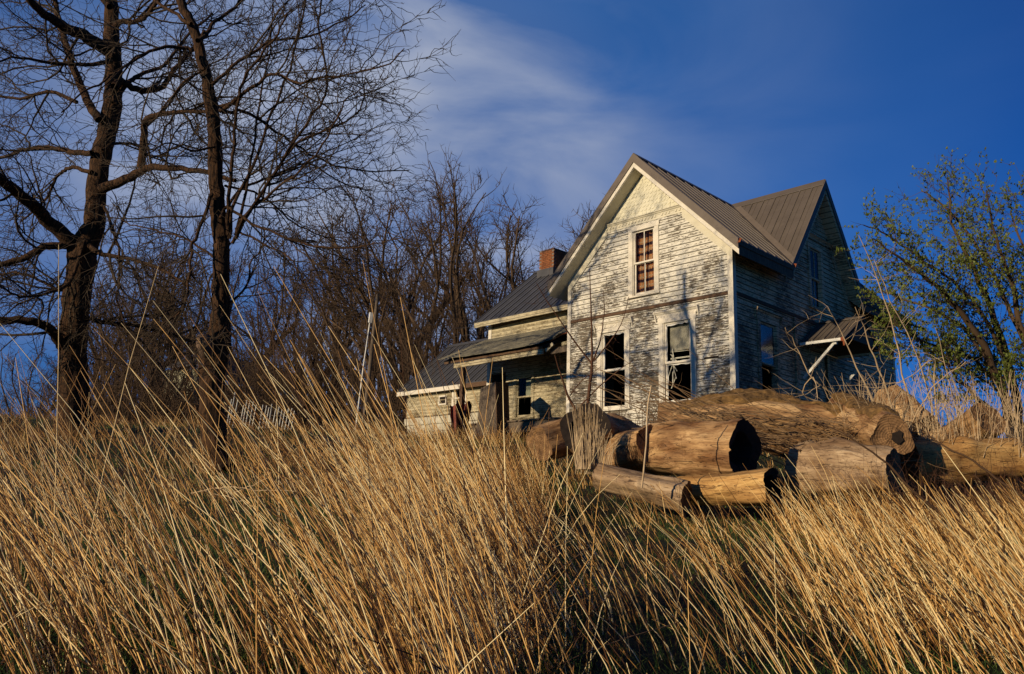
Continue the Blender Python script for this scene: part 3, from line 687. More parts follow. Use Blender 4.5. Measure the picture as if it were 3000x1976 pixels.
# venetian blind: slats part way down, the rest torn and dangling
a, b, c, d, zc_ = gB
for k in range(30):
    z = d - 0.08 - k * 0.027
    if k > 26: continue
    mb = MB(); sag = 0.0 if k < 24 else random.uniform(-.02, .02)
    mb.prism([(a + 0.10, 0.14, z), (a + 0.10, 0.157, z + .018), (a + 0.10, 0.159, z + .016), (a + 0.10, 0.142, z - .002)], (b - a - .14, 0, sag)); mb.obj('blind_slat', M['blind'], wB)
mb = MB().box(a + .12, b - .03, 0.13, 0.16, zc_ + .12, zc_ + .16); mb.obj('blind_slat', M['blind'], wB)
for k in range(12):
    x = a + 0.24 + random.gauss(0, .035); z = zc_ + 0.22 - k * 0.055 if k > 3 else zc_ + .25 - k * 0.03
    ang = random.gauss(0, 0.35); l = random.uniform(0.16, 0.34)
    MB().bar((x, 0.08 - (0.16 if k < 5 else 0.0) * 0 + random.gauss(0, .01), z), (x + l * math.sin(ang), 0.06 + random.gauss(0, .01), z - l * math.cos(ang)), 0.018, 0.006, (0, 1, 0)).obj('blind_slat', M['blind'], wB)
for x0, z0, dx, dz in ((a + .20, zc_ + .40, .06, -.38), (a + .14, zc_ + .26, .20, -.22)):
    MB().bar((x0, 0.10, z0), (x0 + dx, 0.09, z0 + dz), 0.03, 0.008, (0, 1, 0)).obj('blind_slat', M['blind'], wB)
a, b, c, d, zc_ = gD                               # blind in the side window, one slat skewed
for k in range(26):
    z = d - 0.08 - k * 0.027
    MB().prism([(-0.14, a + .05, z), (-0.157, a + .05, z + .018), (-0.159, a + .05, z + .016), (-0.142, a + .05, z - .002)], (0, b - a - .3, 0)).obj('blind_slat', M['blind'], wD)
MB().bar((-0.05, a + .25, zc_ + .42), (-0.05, b - .04, zc_ + .50), 0.03, 0.02).obj('blind_slat', M['blind'], wD)
a, b, c, d, zc_ = gF
MB().box(a + .3, b - .04, 2.16, 2.165, zc_ + .02, d - .05).obj('curtain', M['blind'], wF)
# flat dark piece for the shade in a board gap, odd vent frame on the low wing, doors
MB().box(-0.85, -0.42, -0.037, -0.024, 2.12, 2.165).obj('gap_shade', M['charred'], wf)
for x0, x1, z0, z1 in ((-14.42, -13.95, 2.44, 2.50), (-14.42, -13.95, 2.12, 2.18), (-14.42, -14.36, 2.18, 2.44), (-14.0, -13.95, 2.18, 2.44)):
    MB().box(x0, x1, 2.33, 2.366, z0, z1).obj('vent_frame', M['trim'], wl)
MB().box(-14.36, -14.0, 2.36, 2.3645, 2.18, 2.44).obj('vent_opening', M['charred'], wl)
sdr = MB().box(-0.085, -0.04, 4.06, 5.14, 0.95, 2.94).obj('side_door', M['siding_old'], house)
for y0, y1 in ((3.95, 4.05), (5.15, 5.27)): MB().box(0.004, 0.055, y0, y1, 0.6, 3.0).obj('door_casing', M['siding_old'], sdr)
MB().box(0.004, 0.058, 3.93, 5.29, 2.955, 3.08).obj('door_casing', M['siding_old'], sdr)
for z0, z1 in ((1.1, 1.85), (2.0, 2.8)):
    for y0, y1 in ((4.16, 4.55), (4.65, 5.04)): MB().box(-0.041, -0.028, y0, y1, z0, z1).obj('door_panel', M['siding_old'], sdr)
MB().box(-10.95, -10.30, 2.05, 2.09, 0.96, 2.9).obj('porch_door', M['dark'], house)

# ------------------------------------------------------------------ side door hood
hz = lambda x, y: 3.80 - 0.62 * abs(y - 4.71)
hr = slab([(0.05, 4.7105), (1.28, 4.7105), (1.28, 5.95), (0.05, 5.95)], hz, 0.03, 0.10, M['oldwood'], 'door_hood', house)
slab([(0.05, 3.47), (1.28, 3.47), (1.28, 4.71), (0.05, 4.71)], hz, 0.03, 0.10, M['oldwood'], 'soffit', hr)
roof_slope([(0.05, 3.45), (1.32, 3.45), (1.32, 4.71), (0.05, 4.71)], hz, 'x', 0.32, M['roof'], hr)
roof_slope([(0.05, 4.71), (1.32, 4.71), (1.32, 5.97), (0.05, 5.97)], hz, 'x', 0.32, M['roof'], hr)
cap((0.05, 4.71, 3.80), (1.33, 4.71, 3.80), 0.12, M['roof'], hr, 0.62)
e = hz(0, 3.45)
MB().box(0.06, 1.22, 3.40, 3.445, e - .09, e - .015).obj('gutter', M['whitewood'], hr)
MB().box(1.221, 1.33, 3.39, 3.455, e - .11, e - .01).obj('rusted_gutter_end', M['rust'], hr)
MB().bar((1.30, 3.42, e - .02), (1.31, 3.42, e - .24), 0.07, 0.05).obj('rusted_gutter_end', M['rust'], hr)
MB().prism([(1.25, 3.55, 3.05), (1.25, 5.87, 3.05), (1.25, 4.71, 3.72)], (0.03, 0, 0)).obj('hood_gable', M['oldwood'], hr)
for y in (3.52, 5.88):
    MB().box(0.05, 1.26, y - .04, y + .04, 2.94, 3.03).obj('hood_beam', M['whitewood'], hr)
    MB().bar((1.02, y, 2.93), (0.07, y + 0.02, 2.02), 0.06, 0.07).obj('brace', M['whitewood'], hr)
    MB().bar((1.02, y, 2.99), (1.02, y, 2.86), 0.09, 0.09).obj('brace', M['whitewood'], hr)

# ------------------------------------------------------------------ porch
porch = MB().box(-10.9, -5.56, 0.05, 1.99, 0.80, 0.88).obj('porch', M['oldwood'], house)
pz = lambda x, y: 4.32 - 0.50 * (2.0 - y) - 0.04 * math.sin((x + 11.2) * 0.55) * (2.0 - y) / 2
rows = 17
for r in range(rows):
    y1 = 1.96 - r * 0.125; y0 = y1 - 0.15; xe = -5.58
    if r > 9: xe = -5.60 - (r - 9) * 0.14 - random.uniform(0, .18)
    xs = np.linspace(-11.45 + 0.15 * (rows - r) / rows, xe, 14); V = []; F = []
    for x in xs:
        j = random.gauss(0, .006)
        zt = pz(x, y1) + 0.012; zb = pz(x, y0) + 0.028 + j
        V += [(x, y0 + j, zb), (x, y1, zt), (x, y1, zt - .02), (x, y0 + j, zb - .022)]
    for i in range(13):
        a = 4 * i
        for q in range(4): F.append((a + q, a + (q + 1) % 4, a + 4 + (q + 1) % 4, a + 4 + q))
    F += [(3, 2, 1, 0), (52, 53, 54, 55)]
    obj('roof_course', V, F, M['porchroof'], porch)
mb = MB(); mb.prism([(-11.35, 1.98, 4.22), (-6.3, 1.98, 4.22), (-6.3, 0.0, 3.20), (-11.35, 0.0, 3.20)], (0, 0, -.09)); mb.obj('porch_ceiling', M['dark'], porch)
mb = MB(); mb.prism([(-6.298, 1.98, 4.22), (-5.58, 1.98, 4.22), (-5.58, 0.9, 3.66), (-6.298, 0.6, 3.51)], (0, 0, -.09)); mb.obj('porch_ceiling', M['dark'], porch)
MB().bar((-10.75, -0.02, 2.96), (-6.55, -0.02, 2.99), 0.06, 0.15).obj('porch_fascia', M['siding_wing'], porch)
MB().bar((-11.3, 0.0, 3.12), (-6.6, 0.0, 3.13), 0.05, 0.07).obj('rotten_eave_board', M['belt'], porch)
MB().bar((-6.5, 0.05, 3.02), (-6.2, 0.05, 3.20), 0.05, 0.11).obj('broken_fascia', M['siding_wing'], porch)
MB().bar((-6.45, 0.25, 3.02), (-5.58, 0.35, 3.06), 0.10, 0.18).obj('porch_beam', M['oldwood'], porch)
MB().bar((-6.3, 0.55, 3.28), (-5.6, 0.6, 3.32), 0.06, 0.12).obj('porch_beam', M['siding_wing'], porch)
for k in range(9):                                   # torn sheets and boards at the broken corner
    x = -6.9 + k * 0.15; y = random.uniform(0.0, .35); z = pz(x, y) + 0.02 + max(0, (x + 6.6)) * 0.12
    V = [(x, y, z), (x + random.uniform(.2, .42), y + random.uniform(-.08, .05), z + random.uniform(.0, .08)), (x + random.uniform(.2, .35), y + .34, z + .19), (x + .02, y + .3, z + .14)]
    MB().prism(V, (0, 0, -.018)).obj('torn_roofing', M['rust'] if k % 2 else M['porchroof'], porch)
for x in (-10.35,):
    MB().box(x - .07, x + .07, -0.02, 0.12, 0.88, 2.88).obj('porch_post', M['belt'], porch)
MB().box(-10.9, -5.57, -0.03, 0.04, 0.55, 0.93).obj('porch_skirt', M['oldwood'], porch)
for k in range(11):
    x = -10.85 + k * 0.48; MB().box(x, x + random.uniform(.38, .465), -0.10, 2.0, 0.885, 0.915 + random.uniform(0, .02)).obj('porch_plank', M['oldwood'], porch)

# ================================================================== TREES
def rnd_unit():
    v = RNG.normal(size=3); return v / np.linalg.norm(v)
def limb_curve(px, d0, d1, w0, w1, sub=4, wob=0.012):
    """limb through photo pixels at depths running d0..d1; widths in pixels"""
    n = len(px); P = np.array([at(p, d0 + (d1 - d0) * (i / (n - 1)) ** 1.3) for i, p in enumerate(px)])
    # catmull-rom
    Q = []; ext = np.vstack([2 * P[0] - P[1], P, 2 * P[-1] - P[-2]])
    for i in range(n - 1):
        a, b, c, d = ext[i], ext[i + 1], ext[i + 2], ext[i + 3]
        for k in range(sub):
            t = k / sub; Q.append(0.5 * ((2 * b) + (c - a) * t + (2 * a - 5 * b + 4 * c - d) * t * t + (3 * b - 3 * c + d - a) * t ** 3))
    Q.append(P[-1]); Q = np.array(Q); m = len(Q)
    R = np.array([(w0 + (w1 - w0) * (i / (m - 1))) / 2 * (d0 + (d1 - d0) * i / (m - 1)) / FPX for i in range(m)])
    Q[1:-1] += RNG.normal(size=(m - 2, 3)) * wob
    return Q, R
def branch(p, d, length, r, n, kink, drift, taper=0.25):
    pts = [p]; step = length / n; d = d / np.linalg.norm(d)
    for i in range(n):
        d = d + RNG.normal(size=3) * kink + drift * 0.12; d /= np.linalg.norm(d); pts.append(pts[-1] + d * step)
    return np.array(pts), r * np.linspace(1, taper, n + 1)
def spawn(curves, parent, dens, len_, spread, kink, drift, r_ratio, n, start=0.15, rmin=0.0022, lenvar=0.5, taper_len=0.55):
    """side branches along parent curves; dens = per metre"""
    out = []
    for P, R in parent:
        seg = np.linalg.norm(np.diff(P, axis=0), axis=1); cum = np.concatenate([[0], np.cumsum(seg)]); tot = cum[-1]
        k = RNG.poisson(tot * (1 - start) * dens)
        for _ in range(k):
            f = start + (1 - start) * RNG.random(); s = f * tot; i = min(len(seg) - 1, int(np.searchsorted(cum, s) - 1)); i = max(i, 0)
            t = (s - cum[i]) / (seg[i] + 1e-9); p = P[i] + (P[i + 1] - P[i]) * t; tan = (P[i + 1] - P[i]) / (seg[i] + 1e-9)
            r = R[i] + (R[i + 1] - R[i]) * t
            q = rnd_unit(); q -= tan * q.dot(tan); q /= np.linalg.norm(q) + 1e-9
            d = tan * (1 - spread) + q * spread * 1.5 + drift * 0.5
            l = len_ * (1 - lenvar + 2 * lenvar * RNG.random()) * (1 - taper_len * f)
            rr = max(rmin, min(r * 0.75, r_ratio * l))
            out.append(branch(p, d, l, rr, n, kink, drift))
    curves += out; return out
def add_tree(name, label, cat, trunk, limbs, lean_by_limb, group=None, dens=(2.6, 4.2, 5.0), lens=(1.9, 0.85, 0.36), kink=0.24, root=None, flare=True):
    base = trunk[0][0]
    t = thing(name, label, cat, tuple(base), group)
    P, R = trunk
    V, F = tubes([(P, R)], 22); V = V.copy()
    # bark furrows and buttressed foot
    k = len(P)
    Vr = V.reshape(k, 22, 3)
    for i in range(k):
        c = P[i]; f = 1 + (0.35 * max(0, 1 - i / 3.0) if flare else 0)
        for j in range(22):
            g = 1 + 0.06 * math.sin(j * 2.1 + 0.25 * i) + 0.05 * RNG.normal() + 0.10 * mnoise.noise(Vector(tuple(Vr[i, j] * 1.7)))
            Vr[i, j] = c + (Vr[i, j] - c) * f * g
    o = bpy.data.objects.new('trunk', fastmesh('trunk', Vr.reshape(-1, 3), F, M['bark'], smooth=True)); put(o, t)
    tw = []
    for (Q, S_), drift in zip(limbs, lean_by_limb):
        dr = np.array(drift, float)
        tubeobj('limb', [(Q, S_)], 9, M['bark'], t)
        a = spawn(tw, [(Q, S_)], dens[0], lens[0], 0.55, kink, dr, 0.012, 8, 0.12, 0.009)
        b = spawn(tw, a, dens[1], lens[1], 0.55, kink * 1.2, dr, 0.010, 6, 0.1, 0.0065)
        spawn(tw, b, dens[2], lens[2], 0.6, kink * 1.4, dr, 0.010, 4, 0.1, 0.0062)
    V, F = tubes(tw, 3)
    print(name, 'twig quads', len(F))
    o = bpy.data.objects.new('crown', fastmesh('crown', V, F, M['twig'], smooth=True)); o['kind'] = 'stuff'; put(o, t)
    return t
up3 = np.array([0, 0, 1.0]); R3 = RIGHT; L3 = -RIGHT
def pxl(s): return [tuple(float(v) for v in q.split(',')) for q in s.split()]
D1 = 17.0
tr1 = limb_curve(pxl('236,1352 228,1280 216,1180 212,1090 214,1006 228,853 238,780 243,726 275,663 286,536 309,408 331,306 334,204 327,102 324,0 318,-160 322,-340'), D1, D1 + .5, 92, 26, 5, 0.01)
tr1[1][:] = np.interp(np.linspace(0, 1, len(tr1[1])), [0, .12, .25, .38, .44, .5, .6, .7, .8, .9, 1], np.array([100, 84, 74, 74, 80, 56, 54, 50, 42, 38, 22])) / 2 * D1 / FPX
L1 = [('205,705 153,658 102,607 51,566 0,525 -90,470 -200,440', D1, D1 - 2.5, 44, 22, (-.5, .3)),
      ('215,722 184,719 128,724 77,755 0,776 -80,790 -180,800', D1, D1 - 1.2, 26, 12, (-.5, .0)),
      ('190,1020 176,1006 153,970 102,945 0,937 -90,930 -190,950', D1, D1 - 2.0, 34, 16, (-.6, .1)),
      ('296,556 357,531 408,505 434,490 510,492 602,505 690,530', D1, D1 - 1.6, 30, 12, (.4, .1)),
      ('413,490 423,408 426,357 444,342 510,329 592,326 700,300', D1 - .6, D1 - 2.6, 24, 8, (.4, .2)),
      ('291,352 255,296 219,204 189,117 168,51 150,-100 160,-250', D1, D1 + 2.0, 26, 10, (-.2, .5)),
      ('322,150 255,112 204,87 153,56 102,20 40,-60 -60,-160', D1, D1 - 2.2, 40, 14, (-.5, .3)),
      ('336,80 352,66 408,61 444,30 500,-50 560,-150', D1, D1 - 1.0, 18, 8, (.4, .4)),
      ('270,449 204,444 143,434 77,439 0,464 -90,480', D1, D1 + 2.4, 18, 7, (-.6, .1)),
      ('268,505 219,490 189,500 168,520 120,600 60,650', D1, D1 + 1.5, 13, 5, (-.5, -.1)),
      ('245,930 265,935 332,950 408,955 485,975 561,1001 620,1030', D1, D1 + 1.8, 17, 7, (.5, -.1)),
      ('262,720 286,740 357,755 434,775 485,796 560,840', D1, D1 - 1.4, 16, 6, (.5, -.1)),
      ('335,255 357,240 400,262 474,255 510,204 550,160 600,90', D1, D1 + 1.6, 24, 8, (.4, .4)),
      ('330,300 372,250 408,220 485,189 551,102 622,40', D1, D1 + 2.8, 15, 6, (.4, .4)),
      ('300,600 340,700 352,800 345,880 370,960', D1, D1 - 1.5, 9, 4, (.2, -.4)),
      ('225,300 140,270 60,290 -20,280 -120,300', D1 + 1, D1 + 2.5, 12, 5, (-.6, .1)),
      ('330,180 250,190 150,185 60,170 -60,190', D1, D1 - 1.8, 14, 5, (-.6, .1)),
      ('322,20 260,-40 180,-90 60,-150', D1, D1 + 1.8, 20, 8, (-.4, .5)), ('322,-60 400,-140 470,-260', D1, D1 - 1.8, 18, 7, (.3, .6)),
      ('300,440 340,420 400,425 450,460 520,430 600,440', D1, D1 + 2.8, 10, 4, (.4, .1)),
      ('250,700 200,830 130,860 60,870 0,840', D1, D1 - 2.5, 12, 5, (-.5, -.1)), ('235,840 170,850 90,810 20,800 -60,830', D1, D1 + 1.6, 11, 5, (-.6, .0))]
def mk(Ls): return [limb_curve(pxl(a), b, c, d, e, 4) for a, b, c, d, e, f in Ls], [f[0] * R3 + f[1] * up3 for *_, f in Ls]
li, dr = mk(L1)
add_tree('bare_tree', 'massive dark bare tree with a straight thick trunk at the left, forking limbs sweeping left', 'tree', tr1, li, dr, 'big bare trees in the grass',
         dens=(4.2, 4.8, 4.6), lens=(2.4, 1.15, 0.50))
D2 = 13.0
tr2 = limb_curve(pxl('648,1385 640,1340 630,1300 622,1200 620,1134 624,1060 640,990 645,930 648,840 648,751 648,714 640,640 635,561 630,459 625,357 610,255 592,179 577,117 556,61 526,0 500,-80 470,-250'), D2, D2 + .3, 66, 14, 4, 0.008)
tr2[1][:] = np.interp(np.linspace(0, 1, len(tr2[1])), [0, .08, .2, .24, .30, .34, .5, .62, .75, .85, 1], np.array([84, 70, 68, 82, 62, 50, 46, 40, 32, 27, 14])) / 2 * D2 / FPX
L2 = [('579,120 602,102 628,66 690,20 740,-60', D2, D2 + 1.4, 15, 6, (.3, .5)),
      ('561,148 510,138 459,145 383,184 306,235 245,275 180,330', D2, D2 - 1.8, 12, 4, (-.6, .0)),
      ('668,690 668,587 681,459 694,316 724,214 800,120 840,40', D2, D2 - .8, 12, 5, (.2, .5)),
      ('672,700 684,602 755,459 796,332 847,204 898,0 910,-120', D2, D2 + .8, 11, 4, (.3, .6)),
      ('690,700 714,648 816,485 918,332 959,255 934,77 950,-60', D2, D2 - 1.2, 11, 4, (.4, .4)),
      ('680,714 755,587 867,423 995,367 1064,301 1061,214', D2, D2 + .5, 10, 3, (.5, .3)),
      ('643,327 720,270 796,219 867,240 944,230 1122,194 1184,143', D2, D2 - 1.6, 12, 3, (.6, .2)),
      ('650,330 714,327 791,372 867,423 954,474 1071,500 1199,500', D2, D2 + 1.8, 11, 3, (.6, .0)),
      ('672,600 684,622 765,668 867,709 944,724 1071,719 1173,699', D2, D2 - 1.2, 10, 3, (.6, -.1)),
      ('660,545 679,551 765,571 842,638 918,684 1020,710', D2, D2 + 1.6, 8, 3, (.5, -.2)),
      ('690,670 791,724 857,765 900,850', D2, D2 - .8, 7, 3, (.4, -.4)),
      ('620,570 612,587 577,689 561,740 551,853 536,904 474,955', D2, D2 - .6, 12, 5, (-.3, -.4)),
      ('635,760 607,740 551,704 495,684 408,668 357,643', D2, D2 + 1.3, 8, 3, (-.5, .0)),
      ('645,640 700,560 800,520 900,480 1010,540 1080,560', D2, D2 + 2.2, 9, 3, (.5, .1)),
      ('620,250 700,180 800,120 900,110 1010,60 1071,15', D2, D2 + 1.2, 11, 3, (.5, .3)),
      ('600,200 520,260 470,330 400,380', D2, D2 + 1.6, 8, 3, (-.4, -.1)), ('630,430 560,440 500,420 430,450', D2, D2 - 1.4, 8, 3, (-.5, .0)),
      ('655,900 720,840 740,760 790,700', D2, D2 + 1.2, 8, 3, (.3, .3)), ('640,930 690,1000 700,1080 720,1150', D2, D2 - .8, 7, 3, (.2, -.4)),
      ('560,70 480,20 400,-40 330,-60', D2, D2 + 1.8, 11, 4, (-.4, .3)), ('520,-20 600,-100 700,-180', D2, D2 - 1.5, 10, 4, (.3, .5)),
      ('690,690 720,560 740,440 760,300 790,150 800,0', D2, D2 + 1.8, 9, 3, (.1, .7)), ('700,650 800,560 880,500 960,400 1010,300 1060,260', D2, D2 - 2.0, 9, 3, (.5, .3))]
li, dr = mk(L2)
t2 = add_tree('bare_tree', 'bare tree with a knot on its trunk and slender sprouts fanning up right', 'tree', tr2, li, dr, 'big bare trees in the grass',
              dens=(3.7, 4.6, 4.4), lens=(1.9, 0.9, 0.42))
kp = at((604, 1012), D2 - .12); kt = Vector(at((600, 960), D2 - .12) - kp).normalized()     # pruned stub
V, F = tubes([(np.array([at((628, 1040), D2), at((606, 1030), D2 - .1), at((597, 1008), D2 - .2), at((596, 985), D2 - .24)]), np.array([.11, .13, .12, .10]))], 14)
obj('knot', list(map(tuple, V)) + [tuple(V[-14:].mean(0))], [tuple(map(int, f)) for f in F] + [(len(V) - 14 + i, len(V) - 14 + (i + 1) % 14, len(V)) for i in range(14)], plain_mat('pruned wood', (0.05, 0.03, 0.018), (0.20, 0.13, 0.085), 9, 0.9), t2, True)

# background woodland: shared tree shapes, one object per tree
WH = []
def wood_proto(seed, h, lean, nl, spreadk, dense=1.0):
    global RNG
    keep = RNG; RNG = np.random.default_rng(seed); lean = np.array(lean, float)
    P = [np.zeros(3)]; d = np.array([0, 0, 1.0]) + lean * 0.3; n = 12
    for i in range(n):
        d = d + RNG.normal(size=3) * 0.09; d[2] = abs(d[2]); d /= np.linalg.norm(d); P.append(P[-1] + d * h * 0.58 / n)
    P = np.array(P); R = np.linspace(0.020, 0.006, n + 1) * h
    limbs = []
    for i in range(nl):
        f = 0.18 + 0.8 * (i + RNG.random()) / nl; k = min(n - 1, int(f * n)); a = RNG.random() * 6.283
        q = np.array([math.cos(a), math.sin(a), 0]); d = q * spreadk + up3 * 1.0 + lean
        limbs.append(branch(P[k], d, h * (0.62 - 0.25 * f), R[k] * 0.55, 12, 0.13, up3 * 0.5 + lean * 0.5, 0.2))
    tw = []
    a = spawn(tw, limbs + [(P[6:], R[6:])], 1.6 * dense * 15 / h, h * 0.17, 0.42, 0.14, up3 * .45 + lean * .5, 0.011, 7, 0.1, 0.024)
    b = spawn(tw, a, 2.6 * dense * 15 / h, h * 0.085, 0.45, 0.16, up3 * .35 + lean * .5, 0.009, 5, 0.08, 0.016)
    spawn(tw, b, 3.0 * dense * 15 / h, h * 0.04, 0.5, 0.2, up3 * .3 + lean * .5, 0.008, 3, 0.05, 0.0115)
    RNG = keep
    hm = max(c[0][:, 2].max() for c in tw) / h; WH.append(hm)
    V, F = tubes([(P, R)], 8); V2, F2 = tubes(limbs, 5); V3, F3 = tubes(tw, 3)
    return (fastmesh('trunk', V, F, M['bark'], smooth=True), fastmesh('limbs', V2, F2, M['twig_far'], smooth=True), fastmesh('crown', V3, F3, M['twig_far'], smooth=True))
PRO = [wood_proto(11, 15, (-.1, 0, 0), 9, 0.75), wood_proto(12, 15, (-.35, 0, 0), 10, 0.6), wood_proto(13, 15, (0, .1, 0), 8, 0.95, 1.1), wood_proto(14, 15, (-.2, 0, 0), 12, 0.5, 1.1)]
WOOD = [  # photo x, top y, distance, shape, label
    (1375, 440, 43, 0, 'tallest bare tree behind the left wing, spreading vase crown against the sky'),
    (1210, 470, 47, 1, 'bare tree leaning left just left of the tallest one, crown swept by wind'),
    (1530, 560, 52, 2, 'bare tree rising behind the brick chimney'),
    (1610, 600, 60, 3, 'thin bare tree top showing just right of the chimney'),
    (1080, 640, 44, 1, 'brown leaning bare tree behind the leaning utility post'),
    (960, 690, 50, 3, 'dense brown bare tree between the utility post and the knotted tree'),
    (860, 800, 55, 2, 'rounded pale bare tree right of the knotted tree'),
    (770, 860, 48, 0, 'short bare tree directly right of the knotted trunk'),
    (560, 560, 58, 3, 'tall slender pale bare tree seen between the two big trees'),
    (470, 700, 50, 0, 'bare tree in front of the pale shed, left of the knotted trunk'),
    (390, 800, 46, 2, 'low wide bare tree just right of the massive trunk'),
    (320, 860, 60, 3, 'small bare tree close behind the massive trunk'),
    (65, 1005, 90, 2, 'small round bare tree alone on the far left skyline'),
    (1290, 800, 40, 3, 'scrubby brown tree behind the low wing roof'),
    (1420, 830, 48, 2, 'low bare tree between the wing gable and the tallest tree'),
    (1180, 900, 38, 2, 'low brown scrub tree at the left end of the low wing'),
    (1010, 960, 41, 0, 'short brown scrub tree left of the utility post'),
    (690, 930, 56, 1, 'short leaning scrub tree behind the white lattice'),
    (150, 1070, 75, 3, 'tiny bare tree left of the massive trunk on the skyline'),
    (1120, 560, 55, 2, 'wide bare crown between the two tallest background trees and the post'),
    (1290, 640, 60, 3, 'upright bare tree half hidden behind the tallest one'),
    (1000, 780, 60, 0, 'grey brown bare tree beyond the dense brown one'),
    (640, 720, 62, 2, 'bare crown showing on both sides of the knotted trunk'),
    (500, 860, 40, 3, 'dark bare tree standing close before the pale shed'),
    (350, 700, 56, 1, 'leaning bare tree between the massive trunk and the shed'),
    (260, 920, 44, 2, 'bushy bare tree touching the right side of the massive trunk'),
    (820, 930, 42, 1, 'slanting scrub tree right above the white lattice'),
    (1450, 700, 58, 0, 'bare tree between the tallest one and the chimney'),
    (900, 900, 36, 3, 'brown brushy tree in front of the dark shed roof')]
for i, (px, ty, d, k, lab) in enumerate(WOOD):
    b = at((px, 1300), d); gz = ground_z(b[0], b[1], False); top = at((px, ty), d); h = top[2] - gz
    t = thing('bare_tree', lab, 'tree', (float(b[0]), float(b[1]), gz - .1), 'bare trees of the wood behind')
    s = 1.13 * h / 15.0 / WH[k]; az = math.atan2(HR[1], HR[0]) + random.uniform(-.5, .5)
    for nm, me in zip(('trunk', 'limb', 'crown'), PRO[k]):
        o = bpy.data.objects.new(nm, me); COL.objects.link(o); o.parent = t
        if nm == 'crown': o['kind'] = 'stuff'
    t.scale = (s * random.uniform(.85, 1.1), s, s); t.rotation_euler = (0, 0, az)
# dense brush along the edge of the wood
cv = []
for i in range(5200):
    px = random.uniform(-60, 1680) if i % 3 else random.uniform(230, 1200); d = random.uniform(34, 62); b = at((px, 1300), d); gz = ground_z(b[0], b[1], False)
    p = np.array([b[0], b[1], gz - .1]); l = random.uniform(1.2, 5.6) * (1.0 if px > 230 else 0.35)
    dd = np.array([random.gauss(0, .3), random.gauss(0, .3), 1.0]); c = branch(p, dd, l, 0.028, 5, 0.16, up3 * .2); cv.append(c)
    for _ in range(3):
        j = random.randint(1, 4); cv.append(branch(c[0][j], rnd_unit() + up3 * .6, l * .4, 0.016, 4, 0.25, up3 * .2))
tubeobj('brush_thicket', cv, 3, M['twig_far'], None, kind='stuff', label='brown leafless brush filling the edge of the wood')

# ------------------------------------------------------------------ shed, lattice, post behind the trees
p = at((540, 1230), 54); gz = ground_z(p[0], p[1], False)
shed = thing('shed', 'pale yellow shed with a low grey roof standing among the bare trees', 'shed', (float(p[0]), float(p[1]), gz))
def lf(px, d): q = at((px, 1230), d); return Vector((q[0], q[1], 0))
A = lf(420, 55); B = lf(590, 52); C = lf(850, 60); wv = 4.2
zt = at((500, 1080), 54)[2]; 
def wallq(a, b, z0, z1, th, mat, name):
    t = (b - a).normalized(); nrm = Vector((t.y, -t.x, 0)) * -th
    mb = MB(); mb.prism([(a.x, a.y, z0), (b.x, b.y, z0), (b.x, b.y, z1), (a.x, a.y, z1)], nrm); return mb.obj(name, mat, shed)
for k in range(10):
    a = A + (B - A) * (k / 10); b = A + (B - A) * ((k + .96) / 10); wallq(a, b, gz - .3, zt - (.1 if k % 3 else 0), .08, M['barn'], 'wall_plank')
wallq(B + (C - B) * .002, C, gz - .3, zt - .9, .1, M['oldwood'], 'wall')
rf = MB(); z2 = at((700, 1060), 56)[2]
back = (B - A).normalized(); off = Vector((HF[0], HF[1], 0)) * 4
rf.prism([tuple(B + Vector((0, 0, zt - .7)) - off * .15), tuple(C + Vector((0, 0, zt - .7)) - off * .15), tuple(C + off * .6 + Vector((0, 0, z2 + .2))), tuple(B + off * .6 + Vector((0, 0, z2 + .2)))], (0, 0, .12)); rf.obj('roof', M['roof_wing'], shed)
rf = MB(); rf.prism([tuple(A + Vector((0, 0, zt + .05)) - off * .1), tuple(B + Vector((0, 0, zt + .05)) - off * .1), tuple(B + off * .6 + Vector((0, 0, zt + 1.1))), tuple(A + off * .6 + Vector((0, 0, zt + 1.1)))], (0, 0, .12)); rf.obj('roof', M['roof_wing'], shed)

dlt = 24.0
q = at((740, 1300), dlt); lat = thing('lattice_panel', 'white slatted panel leaning in the grass between the knotted tree and the leaning post', 'lattice', tuple(map(float, q)))
for k in range(21):
    x = 672 + k * 9.3; top = at((x + 6 + random.uniform(-2, 2), 1172 + k * 1.2 + random.uniform(-6, 10) + (-30 if k == 1 else 0)), dlt); bot = at((x - 16 + k * .3, 1290 + random.uniform(-10, 5)), dlt - .15)
    if k in (3, 9): continue
    MB().bar(tuple(bot), tuple(top), 0.026, 0.014).obj('slat', M['whitewood'], lat)
MB().bar(tuple(at((655, 1205), dlt + .04)), tuple(at((850, 1222), dlt + .04)), 0.03, 0.03).obj('rail', M['oldwood'], lat)
MB().bar(tuple(at((650, 1268), dlt + .04)), tuple(at((845, 1280), dlt + .04)), 0.03, 0.03).obj('rail', M['oldwood'], lat)

